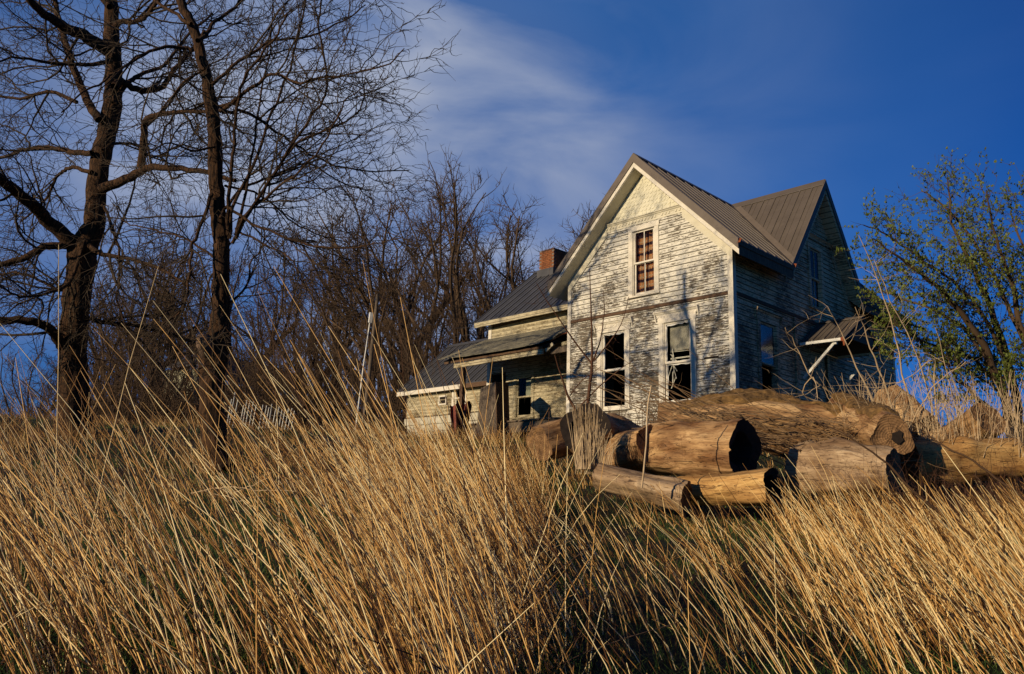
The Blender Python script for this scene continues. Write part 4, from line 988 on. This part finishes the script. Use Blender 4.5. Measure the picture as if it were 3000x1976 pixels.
q0 = at((1060, 1300), 26); q1 = at((1107, 862), 26.3)
post = thing('utility_post', 'weathered leaning wooden post with a white box and pipe beside the low wing', 'post', tuple(map(float, q0)))
tubeobj('pole', [(np.array([q0, q0 * .5 + q1 * .5, q1]), np.array([.075, .068, .055]))], 8, M['oldwood'], post)
tubeobj('conduit', [(np.array([at((1041, 1262), 25.8), at((1064, 1080), 25.85), at((1085, 935), 25.95)]), np.array([.024, .024, .024]))], 6, M['white'], post)
c_ = at((1086, 931), 25.9)
MB().bar(tuple(at((1084, 946), 25.9)), tuple(at((1088, 916), 25.9)), 0.10, 0.12).obj('meter_box', M['white'], post)
we = np.array([-11.62, 1.7, 4.78]); cvs = []
for dz, a in ((0.0, q1), (.25, at((1100, 905), 26.2))):
    pts = [a + (we + np.array([0, 0, -dz]) - a) * t - up3 * 0.45 * math.sin(math.pi * t) for t in np.linspace(0, 1, 14)]; cvs.append((np.array(pts), np.full(14, .008)))
w_ = tubeobj('service_wire', cvs[:1], 4, M['wire'], None, label='upper thin wire sagging from the leaning post top to the wing eave', category='wire', group='wires to the house')
w_ = tubeobj('service_wire', cvs[1:], 4, M['wire'], None, label='lower thin wire running from below the post top to the wing eave', category='wire', group='wires to the house')
q = at((905, 1290), 21); gz = q[2]
mb = MB(); n = 12; V = []; F = []
for j, (r, z) in enumerate(((.10, 0), (.13, .16), (.145, .17), (.135, .17), (.10, .02))):
    V += [(q[0] + r * math.cos(i * 2 * math.pi / n), q[1] + r * math.sin(i * 2 * math.pi / n), gz - .05 + z) for i in range(n)]
for j in range(4): F += [(j * n + i, j * n + (i + 1) % n, (j + 1) * n + (i + 1) % n, (j + 1) * n + i) for i in range(n)]
F.append(tuple(range(4 * n, 5 * n)))
tagset(obj('tub', V, F, M['white'], None, True), 'small white tub lying in the grass right of the lattice', 'tub')

# junk in front of the porch
q = at((1440, 1260), 25.5)
cr = thing('wooden_crate', 'dark grey brown tilted plank box leaning before the porch', 'crate', tuple(map(float, q)))
e1 = Vector(at((1395, 1225), 25.3)); e2 = Vector(at((1462, 1232), 25.0)); e3 = Vector(at((1498, 1228), 26.2)); t1 = Vector(at((1408, 1138), 25.8)); t2_ = Vector(at((1452, 1119), 25.6)); t3 = Vector(at((1490, 1122), 26.6))
dn = Vector((0, 0, -.9))
for k in range(6):
    a = k / 6; b = (k + .95) / 6
    P = [e1 + (e2 - e1) * a + dn, e1 + (e2 - e1) * b + dn, t1 + (t2_ - t1) * b, t1 + (t2_ - t1) * a]
    MB().prism(P, (e3 - e2).normalized() * .03).obj('plank', M['oldwood'], cr)
for k in range(5):
    a = k / 5; b = (k + .95) / 5
    P = [e2 + (e3 - e2) * a + dn, e2 + (e3 - e2) * b + dn, t2_ + (t3 - t2_) * b, t2_ + (t3 - t2_) * a]
    MB().prism(P, (e1 - e2).normalized() * .03).obj('plank', M['belt'], cr)
MB().prism([t1, t2_, t3, t1 + (t3 - t2_)], (0, 0, -.03)).obj('lid', M['belt'], cr)
q = at((1350, 1270), 26.5); rs = thing('rusty_sheet', 'red rusted metal sheets standing bent in the grass below the porch post', 'scrap metal', tuple(map(float, q)))
for (x0, x1, y0, y1, x2, dd) in ((1318, 1352, 1186, 1300, 1326, 0), (1354, 1384, 1180, 1300, 1340, .25)):
    V = []; F = []; n = 8
    for j in range(2):
        for i in range(n + 1):
            f = i / n; px = x0 + (x1 - x0) * f if j == 0 else x2 + (x1 - x0) * .7 * f; V.append(at((px, (y0 + 5 * math.sin(f * 7)) if j == 0 else y1), 26.5 + dd + .12 * math.sin(f * 9)))
    F = [(i, i + 1, n + 2 + i, n + 1 + i) for i in range(n)]
    m2 = [np.array(v) + np.array([HF[0], HF[1], 0]) * .02 for v in V]; k = len(V); F2 = [tuple(k + a for a in f[::-1]) for f in F]
    obj('metal_sheet', V + m2, F + F2 + [(i, k + i, k + i + 1, i + 1) for i in range(n)], M['rustpaint'], rs)

# ================================================================== LOGS
def make_log(label, a, b, r0, r1, mat, seed, bark=None, hollow=(False, False), bend=0.0, crack=(), name='log', cutmat=None, facets=0.05):
    """trunk section from a to b; local X is its axis"""
    rr = random.Random(seed); a = Vector(a); b = Vector(b); Lg = (b - a).length; n, m = 30, 40
    x = (b - a).normalized(); z = Vector((0, 0, 1)); y = z.cross(x).normalized(); z = x.cross(y)
    mat_w = Matrix.Identity(4)
    for i in range(3): mat_w[i][0] = x[i]; mat_w[i][1] = y[i]; mat_w[i][2] = z[i]; mat_w[i][3] = (a[i] + b[i]) / 2
    kf, kt_ = rr.uniform(.25, .75), rr.uniform(.8, 3.6)
    def rad(f, th):
        r = r0 + (r1 - r0) * f
        nn = mnoise.noise(Vector((f * Lg * 1.1 + seed * 7, math.cos(th) * 1.2, math.sin(th) * 1.2)))
        n2 = mnoise.noise(Vector((f * Lg * 4 + seed * 3, math.cos(th) * 4, math.sin(th) * 4)))
        return r * (1 + 0.30 * nn + facets * 1.5 * n2 + (0.22 * math.exp(-((f - kf) * Lg / .13) ** 2 - ((th - kt_) / .5) ** 2)) + 0.025 * math.cos(3 * th + seed))
    def pt(f, th, s=1.0, dx=0.0):
        r = rad(f, th) * s
        for (c_th, depth, wid) in cr_l:
            dd = abs((th - c_th - 0.12 * math.sin(f * 5 + seed) + math.pi) % (2 * math.pi) - math.pi)
            if dd < wid: r -= depth * (1 - dd / wid)
        for (c_f, depth, wid) in cr_c:
            dd = abs(f - c_f - 0.03 * math.sin(th * 2)) * Lg
            if dd < wid and 0.2 < th % (2 * math.pi) < 4.9: r -= depth * (1 - dd / wid)
        return Vector(((f - 0.5) * Lg + dx, r * math.cos(th), r * math.sin(th) + bend * math.sin(math.pi * f)))
    cr_l = [(c[1], c[2], 0.055) for c in crack if c[0] == 'l']; cr_c = [(c[1], c[2], 0.013) for c in crack if c[0] == 'c']
    fs = sorted(set([i / n for i in range(n + 1)] + [c[1] + e for c in crack if c[0] == 'c' for e in (-.012, -.006, 0, .006, .012)]))
    fs = [f for f in fs if 0 <= f <= 1]; ths = sorted([j * 2 * math.pi / m for j in range(m)] + [(c[1] + e) for c in crack if c[0] == 'l' for e in (-.05, -.02, 0.02, .05)])
    ths = sorted(set(t % (2 * math.pi) for t in ths)); m = len(ths)
    tilt0, tilt1 = rr.uniform(-.08, .08), rr.uniform(-.08, .08); V = []
    for f in fs:
        for th in ths:
            dx = 0
            if f == 0: dx = tilt0 * math.cos(th) * r0 + rr.uniform(-.006, .006)
            if f == 1: dx = tilt1 * math.cos(th) * r1 + rr.uniform(-.006, .006)
            V.append(pt(f, th, 1.0, dx))
    F = []
    for i in range(len(fs) - 1):
        for j in range(m): F.append((i * m + j, i * m + (j + 1) % m, (i + 1) * m + (j + 1) % m, (i + 1) * m + j))
    o = bpy.data.objects.new(name, meshdata(name, V, F, mat, True)); COL.objects.link(o); o.matrix_world = mat_w
    tagset(o, label, 'log', 'sawn tree trunks piled in the grass')
    for e, hol in ((0, hollow[0]), (1, hollow[1])):
        base = V[:m] if e == 0 else V[-m:]; cx = sum((v.x for v in base)) / m; cz = sum((v.z for v in base)) / m; cy_ = sum((v.y for v in base)) / m; inn = 1 if e == 0 else -1
        CV = [Vector((v.x, v.y, v.z)) for v in base]; CF = []; rings = ((.82, .006), (.55, .012), (.28, .01), (.08, .012)) if not hol else ((.86, 0.01), (.62, .03), (.5, .20), (.1, .26))
        for s, dp in rings:
            CV += [Vector((cx + inn * (dp + rr.uniform(0, .012)) , cy_ + (v.y - cy_) * s * (1 + (.25 * mnoise.noise(Vector((math.atan2(v.y - cy_, v.z - cz) * 1.3, s, seed))) if s < .8 else 0)), cz + (v.z - cz) * s)) for v in base]
        for k in range(len(rings)):
            for j in range(m):
                q = (k * m + j, k * m + (j + 1) % m, (k + 1) * m + (j + 1) % m, (k + 1) * m + j); CF.append(q if e == 1 else q[::-1])
        CF.append(tuple(range(len(rings) * m, len(rings) * m + m)) if e == 1 else tuple(range(len(rings) * m, len(rings) * m + m))[::-1])
        c = bpy.data.objects.new('cut_face', meshdata('cut_face', CV, CF, (cutmat or (M['charred'] if hol else M['cut'])))); COL.objects.link(c); c.parent = o  # dark ends: rotten wood, and shade painted onto sawn faces
    if bark:
        f0, f1, t0, t1 = bark; BV = []; BF = []; nn, mm = 60, 30
        for i in range(nn + 1):
            f = f0 + (f1 - f0) * i / nn
            for j in range(mm + 1):
                g = j / mm; ed = 0.25 * mnoise.noise(Vector((f * Lg * 2.2, g * 0 + (3 if g > .5 else 0), seed)))
                th = t0 + (t1 - t0) * (g + ed * (2 * abs(g - .5)) ** 2)
                k = 1.09 + 0.07 * mnoise.noise(Vector((f * Lg * 7, th * 5, seed))) + 0.05 * mnoise.noise(Vector((f * Lg * 16, th * 12, seed)))
                if j in (0, mm) or i in (0, nn): k = 1.0
                BV.append(pt(f, th, k))
        for i in range(nn):
            for j in range(mm): BF.append((i * (mm + 1) + j, i * (mm + 1) + j + 1, (i + 1) * (mm + 1) + j + 1, (i + 1) * (mm + 1) + j))
        bk = bpy.data.objects.new('bark', meshdata('bark', BV, BF, M['moss'], True)); COL.objects.link(bk); bk.parent = o
    return o
K = lambda px, d=10.0: 68 * 0 + px / FPX * d
PI = math.pi
make_log('big barkless log in the middle of the pile with its shaded right end coloured black and hollowed', at((1905, 1316), 10.6), at((2184, 1318), 9.5), K(73), K(75), M['log'], 1, hollow=(False, True),
         crack=(('l', 3.0 + .25, .035), ('c', .52, .03), ('l', 3.9, .015)))
make_log('shorter log just left of the big black-ended log, sawn end in shadow', at((1752, 1335), 11.0), at((1906, 1308), 10.3), K(56), K(62), M['log'], 2, crack=(('l', 2.5, .03), ('l', 3.2, .012)))
make_log('log behind the dried tuft with its sawn face turned left', at((1712, 1262), 10.7), at((1880, 1330), 12.4), K(84), K(76, 12), M['log'], 3, crack=(('l', 1.9, .02),), hollow=(True, False))
make_log('largest trunk on top of the pile, shaggy bark along its back', at((1925, 1245), 12.2), at((2540, 1300), 11.7), K(66, 12), K(100, 11.9), M['log'], 4, bark=(.10, 1.0, .55, 2.5), bend=.14, crack=(('l', 3.0, .015),))
make_log('long slim log lying lowest at the left of the pile', at((1752, 1392), 9.5), at((2010, 1455), 9.0), K(38, 9.4), K(44, 9.3), M['log_grey'], 5, crack=(('l', 2.8, .015),))
make_log('golden brown log lowest in the pile with a sawn right end darkened as shade', at((1990, 1440), 9.6), at((2266, 1428), 8.6), K(42, 9), K(52, 9), M['log_gold'], 6, hollow=(False, True), crack=(('l', 2.7, .02), ('c', .1, .02)))
make_log('pale grey rounded log in the right half of the pile behind leaning grass', at((2345, 1368), 10.5), at((2620, 1380), 9.6), K(82, 10), K(66, 9.8), M['log_grey'], 7, facets=.1)
make_log('log showing its round ringed sawn face with a dark hole to the viewer', at((2612, 1280), 9.9), at((2480, 1225), 11.9), K(62, 9.9), K(66, 11.6), M['log'], 8, bark=(.1, 1.0, .9, 2.9))
make_log('tilted log poking up behind the ringed face log beside the house corner', at((2598, 1165), 13.6), at((2690, 1270), 12.8), K(44, 13), K(56, 13.4), M['log'], 9)
make_log('stubby upturned log at the right end of the pile under the leafy tree', at((2895, 1225), 11.3), at((2740, 1330), 12.3), K(50, 11.2), K(62, 12), M['log'], 10, crack=(('l', 1.5, .02),))
make_log('orange brown log right of the ringed face log partly buried in stalks', at((2660, 1350), 10.6), at((2960, 1350), 10.9), K(60, 10.4), K(62, 11.2), M['log_gold'], 11)
make_log('half hidden log at the left end of the pile behind the tall dry grass', at((1580, 1300), 12.2), at((1700, 1262), 12.8), K(52, 12), K(50, 12.8), M['log'], 12)
# hole in the ringed face
hf = bpy.data.objects['log.007'] if 'log.007' in bpy.data.objects else None
if hf:
    V = [(-hf.dimensions.x * 0 + 0, 0, 0)]
    x0 = -((Vector(at((2612, 1280), 9.9)) - Vector(at((2480, 1225), 11.9))).length) / 2 - .012
    r = K(15); P = [(x0, r * (1 + .35 * math.sin(i * 2.3)) * math.cos(i * PI / 5) - .07, r * (1.25 + .3 * math.cos(i * 1.7)) * math.sin(i * PI / 5) + .0) for i in range(10)]
    mb = MB(); mb.prism(P, (.02, 0, 0)); c = bpy.data.objects.new('rot_hole', meshdata('rot_hole', mb.V, mb.F, M['charred'])); COL.objects.link(c); c.parent = hf

# ================================================================== SHRUBS, WEEDS, LEAFY TREE
def stems_thing(name, label, cat, base, curves, mat, sides=4, group=None, part='stem', extra=None, twigs=None):
    t = thing(name, label, cat, tuple(map(float, base)), group)
    for c in curves: tubeobj(part, [c], sides, mat, t)
    if twigs:
        o = tubeobj('twigs', twigs, 3, mat, t); o['kind'] = 'stuff'
    return t
ds = 13.0
cs = [limb_curve(pxl(s), ds, ds - .3, w0, w1, 3, .004) for s, w0, w1 in (('1716,1240 1726,1150 1735,1060 1733,990 1731,900 1728,790', 12, 2.2), ('1733,1065 1690,1010 1645,945 1600,880 1572,830', 6, 1.8),
      ('1735,1062 1755,1010 1765,960 1771,900 1766,850', 5, 1.6), ('1738,1060 1780,1010 1820,950 1842,870', 5, 1.6), ('1690,1210 1660,1150 1640,1090 1625,1040', 9, 3), ('1700,1190 1760,1130 1800,1095 1850,1060', 5, 1.6), ('1670,1160 1700,1120 1760,1075', 4, 1.6))]
tw = []; a = spawn(tw, cs, 5, .7, .8, .2, up3 * .1, .006, 6, .05, .003); spawn(tw, a, 6, .25, .8, .25, up3 * 0, .006, 4, .1, .0025)
stems_thing('leafless_shrub', 'leafless red brown shrub in front of the left half of the white gable wall', 'shrub', at((1716, 1240), ds), cs, M['shrub'], 5, twigs=tw)
cs = []; tw = []
for i in range(26):
    x = random.uniform(1790, 1960); cs.append(limb_curve([(x, 1290), (x + random.uniform(-12, 12), 1230), (x + random.uniform(-30, 30), 1150 + random.uniform(0, 60))], 14.5, 14.5, 2.5, 1.2, 3, .01))
a = spawn(tw, cs, 6, .35, .7, .25, up3 * .2, .006, 4, .1, .0025)
stems_thing('leafless_shrub', 'thin low brush growing against the base of the white wall below the left window', 'shrub', at((1870, 1290), 14.5), cs[:8], M['dark_stem'], 3, twigs=tw + cs[8:])
# stiff dried tuft
tf = []
for i in range(170):
    x = random.gauss(1716, 15); x2 = x + random.gauss(0, 9) + (x - 1716) * .5; yb = 1375; yt = random.uniform(1180, 1260)
    tf.append(limb_curve([(x, yb), ((x + x2) / 2, (yb + yt) / 2), (x2, yt)], 9.9 + random.uniform(-.2, .2), 9.9, 2.6, 1.0, 2, .003))
for i in range(60):
    x = random.gauss(1745, 22); tf.append(limb_curve([(x, 1390), (x + 10, 1330), (x + random.uniform(0, 45), 1255 + random.uniform(0, 60))], 9.8, 9.8, 2.2, 1.0, 2, .003))
o = tubeobj('dry_reed_tuft', tf, 3, M['pale_stem'], None, kind='stuff', label='bundle of stiff upright dried stems before the leftmost logs', category='dry plant')

# leaning pale stalks by the side wall
WS = [('2585,1270 2560,1180 2510,1080 2460,960 2420,900', 8, 'pale forked weed stalk arching left across the door hood'), ('2640,1300 2600,1150 2560,1050 2530,960 2505,900', 8, 'thick bleached stalk in front of the dark back corner'),
      ('2620,1290 2500,1200 2430,1150 2370,1090 2330,1010 2300,960', 7, 'long pale stalk drooping far left over the side wall'), ('2700,1300 2660,1150 2620,980 2570,820 2516,690', 7, 'tallest pale stalk reaching up past the house roof'),
      ('2740,1300 2720,1150 2680,1020 2610,880 2560,760', 6, 'reddish stalk just right of the tallest pale one'), ('2560,1290 2480,1210 2400,1180 2352,1150 2385,1105 2395,1200', 7, 'broken brown stalk bent double by the door brace'),
      ('2760,1320 2740,1200 2738,1060 2690,1090 2620,1130', 6, 'snapped stalk with its top bent over to the left'), ('2820,1320 2800,1200 2770,1080 2740,960', 5, 'slim upright stalk below the leafy branches'),
      ('2500,1290 2440,1240 2300,1200 2200,1165 2160,1150', 5, 'fallen pale stalk lying along the bark of the biggest trunk'), ('2640,1300 2690,1200 2760,1110 2830,1060', 5, 'slim stalk leaning right towards the leafy tree')]
for s, w, lab in WS:
    c = limb_curve(pxl(s), 12.6, 12.0, w, 2, 3, .01); tw = []; a = spawn(tw, [c], 5, .8, .7, .14, up3 * .25, .006, 6, .1, .004); spawn(tw, a, 3.5, .35, .7, .2, up3 * .2, .006, 4, .2, .003)
    stems_thing('weed_stalk', lab, 'dry weed', at(pxl(s)[0], 12.6), [c], M['pale_stem'], 5, 'tall bleached weed stalks right of the house', twigs=tw)
tf = []
for i in range(420):
    x = random.uniform(2480, 3060); d = random.uniform(10.5, 14); l = random.uniform(60, 260); dx = random.gauss(-25, 50)
    tf.append(limb_curve([(x, 1340), (x + dx * .4, 1340 - l * .6), (x + dx, 1340 - l)], d, d, 2.2, .9, 2, .01))
a = spawn(tf, tf[:], 1.6, .3, .7, .2, up3 * .3, .006, 3, .1, .002)
tubeobj('dry_weeds', tf, 3, M['pale_stem'], None, kind='stuff', label='tangle of thin bleached weeds behind the right logs')

tf = []
for i in range(230):
    x = random.uniform(1960, 2620); y = 1175 + (x - 1960) * .16 + random.uniform(-10, 95); l = random.uniform(80, 330); sl = random.gauss(.26, .22); d = random.uniform(10.2, 11.2); dr_ = random.choice((-1, 1))
    tf.append(limb_curve([(x, y), (x + dr_ * l * .5, y + dr_ * l * .5 * sl - random.uniform(0, 14)), (x + dr_ * l, y + dr_ * l * sl)], d, d + random.uniform(-.3, .3), random.uniform(1.8, 4.5), 1.0, 3, .012))
a = spawn(tf, tf[:], 1.5, .25, .6, .2, up3 * .1, .006, 4, .1, .002)
tubeobj('brush_pile', tf, 4, plain_mat('dry fallen twigs', (0.10, 0.05, 0.02), (0.42, 0.27, 0.13), 3, 0.9, bmp=0), None, kind='stuff', label='dry twigs tangled over the largest trunk of the log pile')
bw = []
for i in range(900):
    x = random.uniform(2420, 3100); d = random.uniform(8.6, 12.5); l = random.uniform(.3, 1.0); b0 = at((x, 1400), d); b0[2] = ground_z(b0[0], b0[1]) - .03
    bw.append(branch(b0, np.array([random.gauss(-.2, .35), random.gauss(0, .35), 1]), l, .0035, 5, .18, up3 * .1))
tubeobj('red_brown_brush', bw + spawn([], bw, 3, .25, .7, .2, up3 * .1, .006, 3, .1, .002), 3, M['shrub'], None, kind='stuff', label='low red brown brush around the right hand logs')

# leafy tree at the right
dl = 15.0
Ls = [('2985,1330 2960,1250 2930,1130 2880,1010 2800,900 2720,820 2640,760 2560,700', dl, dl - 1.5, 34, 3, 0), ('2990,1320 2985,1200 2950,1050 2900,900 2840,760 2790,650 2776,520', dl, dl + 1, 30, 3, 0),
      ('3010,1320 3020,1150 3000,980 2960,820 2920,700 2890,560', dl, dl - 1, 26, 3, 0), ('3030,1320 3060,1100 3050,900 3010,760 2960,620', dl, dl + 1.5, 26, 3, 0),
      ('2970,1290 2900,1200 2830,1140 2790,1090', dl, dl - 1.2, 20, 5, 0), ('2940,1150 2860,1060 2760,1020 2680,990 2620,960', dl, dl - 1.8, 12, 3, 0), ('2920,1100 2840,980 2740,910 2650,880 2580,850', dl, dl + 1.2, 12, 3, 0),
      ('2955,1080 2900,960 2820,850 2700,760 2600,690 2530,660', dl, dl - .8, 13, 3, 0), ('3000,1000 2930,850 2850,700 2760,600 2700,560', dl, dl + 2, 13, 3, 0), ('3050,1000 3100,800 3080,640 3000,560', dl, dl - 1.2, 16, 3, 0), ('2985,1180 2900,1130 2800,1060 2700,1060', dl, dl + 1.5, 8, 3, 0)]
lims = [limb_curve(pxl(a), b, c, d, e, 4, .015) for a, b, c, d, e, f in Ls]
lt = thing('leafy_tree', 'multi stemmed tree at the right edge coming into fresh green leaf', 'tree', tuple(map(float, at((2985, 1330), dl))))
for c in lims: tubeobj('limb', [c], 7, M['twig_far'], lt)
tw = []; drf = -.35 * R3 + .45 * up3
a = spawn(tw, lims, 8.0, 1.0, .5, .14, drf, .009, 7, .15, .006); b = spawn(tw, a, 6.5, .55, .55, .18, drf, .009, 5, .1, .0045); c3 = spawn(tw, b, 3, .3, .6, .2, drf, .009, 3, .1, .0038)
o = tubeobj('twigs', tw, 3, M['twig_far'], lt); o['kind'] = 'stuff'
LV = []; nL = 0
for P, R in b + c3:
    for i in range(1, len(P)):
        h = P[i][2]
        if RNG.random() < (0.95 if h < 3.6 else max(0.0, 0.95 - (h - 3.6) * .42)):
            for _ in range(4):
                d = rnd_unit() * .5 + up3 * .5; s = RNG.uniform(.022, .045); q = rnd_unit(); w = np.cross(d, q); w /= np.linalg.norm(w); p = P[i] + rnd_unit() * .02
                LV += [p, p + d * s * .6 + w * s * .45, p + d * s * 1.6, p + d * s * .6 - w * s * .45]; nL += 1
LV = np.array(LV); LF = np.arange(nL * 4).reshape(-1, 4)
o = bpy.data.objects.new('leaves', fastmesh('leaves', LV, LF, M['leaf'])); o['kind'] = 'stuff'; put(o, lt)

# foreground dead weeds with seed heads
def dead_weed(px, d0, d1, w0, w1, label, heads=40, dens=9):
    c = limb_curve(pxl(px), d0, d1, w0, w1, 4, .004); tw = []
    a = spawn(tw, [c], dens, .26, .6, .14, .2 * up3 - .2 * R3, .006, 6, .1, .0016); b = spawn(tw, a, 9, .09, .6, .2, .2 * up3 - .1 * R3, .008, 4, .1, .0011)
    t = stems_thing('dead_weed', label, 'dead weed', at(pxl(px)[0], d0), [c], M['dark_stem'], 5, 'dark dead weeds near the camera', twigs=tw)
    V = []; F = []
    for P, R in [b[i] for i in range(0, len(b), max(1, len(b) // heads))]:
        p = P[-1]; k = len(V); s = random.uniform(.005, .010)
        for _ in range(10):
            q = rnd_unit(); w = np.cross(q, rnd_unit()); w /= np.linalg.norm(w); n = len(V); V += [p + w * s * .3, p - w * s * .3, p + q * s * 1.6]; F.append((n, n + 1, n + 2))
    obj('seed_heads', V, F, M['dark_stem'], t, kind='stuff'); return t
dead_weed('3090,1760 2960,1660 2840,1560 2700,1460 2600,1360 2500,1290 2380,1230', 3.4, 3.8, 14, 3, 'dark branching dead weed slanting up left across the right logs')
dead_weed('3080,1900 2960,1700 2930,1560 2880,1440 2860,1380', 3.0, 3.2, 10, 3, 'upright dark dead weed at the lower right edge')
dead_weed('3060,1500 2940,1420 2850,1350 2740,1290 2690,1230', 4.2, 4.6, 9, 3, 'thin dark weed in front of the rightmost stubby log')
dead_weed('3100,2050 2960,1880 2800,1770 2660,1700 2560,1620', 2.8, 3.1, 10, 3, 'dark weed lying low towards the bottom right corner')
c = limb_curve(pxl('822,1760 826,1640 816,1500 822,1380 812,1250 806,1120 800,960'), 6.2, 6.4, 9, 3, 4, .006); tw = []; spawn(tw, [c], 2.5, .18, .6, .2, up3 * .2, .006, 4, .2, .0016)
stems_thing('dead_stalk', 'single upright dark brown stalk rising before the white lattice', 'dead weed', at((822, 1760), 6.2), [c], M['dark_stem'], 6, twigs=tw)
br = [limb_curve(pxl(s), 8.2, 8.0, w, 2, 4, .01) for s, w in (('560,1446 640,1430 700,1428 780,1440 870,1442', 5), ('640,1432 690,1440 760,1412 795,1386', 4), ('600,1438 680,1460 730,1476', 3))]
stems_thing('fallen_branch', 'pale bare fallen branch lying level in the grass below the knotted tree', 'branch', at((560, 1446), 8.2), br, M['pale_stem'], 5)
c = limb_curve(pxl('1880,1430 1893,1300 1898,1190 1908,1130'), 8.6, 8.7, 6, 4, 3, .002)
stems_thing('snapped_stick', 'pale upright snapped stick standing before the gap between two logs', 'stick', at((1880, 1430), 8.6), [c], M['pale_stem'], 5)

# ================================================================== GRASS
def patch(u, v):
    """density of the tall dry grass, 0..1, over the field (u right, v ahead)"""
    n = 0.5 + 0.9 * mnoise.noise(Vector((u * 0.75, v * 0.55, 2.0))); a = u / max(v, .5); n = max(0.04, n)
    if a < -0.13: d = 0.34 if v < 3.0 else (0.13 if v < 4.5 else 0.07)
    elif a < 0.05: d = 1.1 if v > 3.2 else .8
    elif a < 0.35: d = (0.50 if v < 6 else 0.08)
    else: d = 0.55 if v < 6.5 else (0.5 if v < 9.3 else .25)
    if -0.40 < a < -0.16 and 3.0 < v < 7: d *= 0.35
    if 0.0 < a < 0.34 and 3.4 < v < 5.0: d *= 0.25
    if abs(a - (0.10 + 0.10 * (v - 2))) < .06 and v < 5: d *= .25
    return min(1.0, d * n)
def tallness(u, v):
    a = u / max(v, .5)
    t = 1.0 if a < 0.02 else max(0.55, 1.0 - (a - 0.02) * 5)
    if a > 0.36: t = 0.66
    if a < -0.13 and v > 5: t *= .8
    return t
def stalks(n_clump, vmin, vmax, per, hmean, lean, rad, seed, vpow=1.0, amax=0.86, segs=4, dfun=patch, leanvar=.12, tone=(0.62, .2)):
    rg = np.random.default_rng(seed); C = []
    tries = 0
    for _ in range(n_clump):
        v = vmin + (vmax - vmin) * rg.random() ** vpow; a = rg.uniform(-amax, amax); u = a * v
        if rg.random() < dfun(u, v): C.append((u, v))
    out = []; N_ = 0
    Pt = []; Rd = []; Tn = []
    for (u, v) in C:
        k = rg.poisson(per); cl = rg.normal(0, leanvar * .8, 2); ct = rg.normal(tone[0], .10); hh = hmean * rg.uniform(.75, 1.2) * tallness(u, v)
        for _ in range(k):
            uu = u + rg.normal(0, .10); vv = v + rg.normal(0, .10); x, y = uv2xy(uu, vv)
            if x > -5.9 and x < 0.4 and y > -0.4: continue
            if math.hypot(x - CAM[0], y - CAM[1]) < 1.0: continue
            h = hh * rg.uniform(.45, 1.15); l = lean * rg.uniform(.75, 1.2)
            if rg.random() < .06: l *= rg.uniform(-.7 if v > 2.6 else 0, .3)
            if rg.random() < .05: l *= 1.7
            lu = -l + cl[0] + rg.normal(0, leanvar); lv = cl[1] + rg.normal(0, leanvar) * 1.1
            p0 = np.array([x, y, ground_z(x, y) - .03]); pts = [p0]; bow = rg.uniform(.25, .9)
            for s in range(segs):
                f = (s + 1) / segs; w = (1 - bow) + bow * 1.6 * f
                d = np.array([HR[0] * lu * w + HF[0] * lv * w, HR[1] * lu * w + HF[1] * lv * w, 1.0]); d /= np.linalg.norm(d); pts.append(pts[-1] + d * h / segs + rg.normal(0, .004, 3))
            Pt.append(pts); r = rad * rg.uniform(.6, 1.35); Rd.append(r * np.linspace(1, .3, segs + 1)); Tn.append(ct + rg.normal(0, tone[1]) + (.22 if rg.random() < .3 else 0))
    return Pt, Rd, Tn, segs
def grassobj(name, sets, mat, label):
    VV = []; FF = []; TT = []; b = 0
    for Pt, Rd, Tn, segs in sets:
        V, F = tubes(list(zip(Pt, Rd)), 3); VV.append(V); FF.append(F + b); TT.append(np.repeat(np.clip(Tn, 0, 1), (segs + 1) * 3)); b += len(V)
    o = bpy.data.objects.new(name, fastmesh(name, np.concatenate(VV), np.concatenate(FF), mat, np.concatenate(TT)))
    put(o, None); print(name, 'quads', b); return tagset(o, label, None, None, 'stuff')
S1 = stalks(620, 1.5, 3.6, 11, .98, .62, .0023, 1, tone=(.62, .27))
S2 = stalks(2300, 3.0, 9.5, 13, .98, .60, .0036, 2, tone=(.55, .28))
S3 = stalks(1500, 8, 15, 12, .80, .42, .0042, 3, tone=(.55, .2))
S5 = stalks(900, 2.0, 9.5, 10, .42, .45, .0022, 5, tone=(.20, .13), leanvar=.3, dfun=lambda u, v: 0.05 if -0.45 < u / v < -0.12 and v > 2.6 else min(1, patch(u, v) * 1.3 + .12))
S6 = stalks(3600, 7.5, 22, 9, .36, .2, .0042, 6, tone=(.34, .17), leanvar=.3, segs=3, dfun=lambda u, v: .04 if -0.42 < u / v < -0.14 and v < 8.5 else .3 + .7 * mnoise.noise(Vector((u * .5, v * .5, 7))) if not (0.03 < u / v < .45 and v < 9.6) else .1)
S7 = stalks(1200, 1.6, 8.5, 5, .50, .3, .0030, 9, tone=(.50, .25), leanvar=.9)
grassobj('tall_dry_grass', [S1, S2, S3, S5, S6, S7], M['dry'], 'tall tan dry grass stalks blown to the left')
g1 = stalks(5200, 1.6, 9.5, 12, .17, .15, .0021, 7, segs=2, dfun=lambda u, v: 1, leanvar=.5, tone=(.45, .25))
g2 = stalks(3800, 9, 22, 9, .20, .15, .004, 8, segs=2, dfun=lambda u, v: 1, leanvar=.5, tone=(.45, .25))
grassobj('green_grass', [g1, g2], M['green'], 'short green grass under the dry stalks')
s4 = stalks(2600, 14, 40, 9, .45, .25, .006, 9, segs=3, dfun=lambda u, v: 1, leanvar=.3, tone=(.38, .2), amax=.95)
grassobj('far_dry_grass', [s4], M['dry'], 'brown dry grass around the trees and the house')
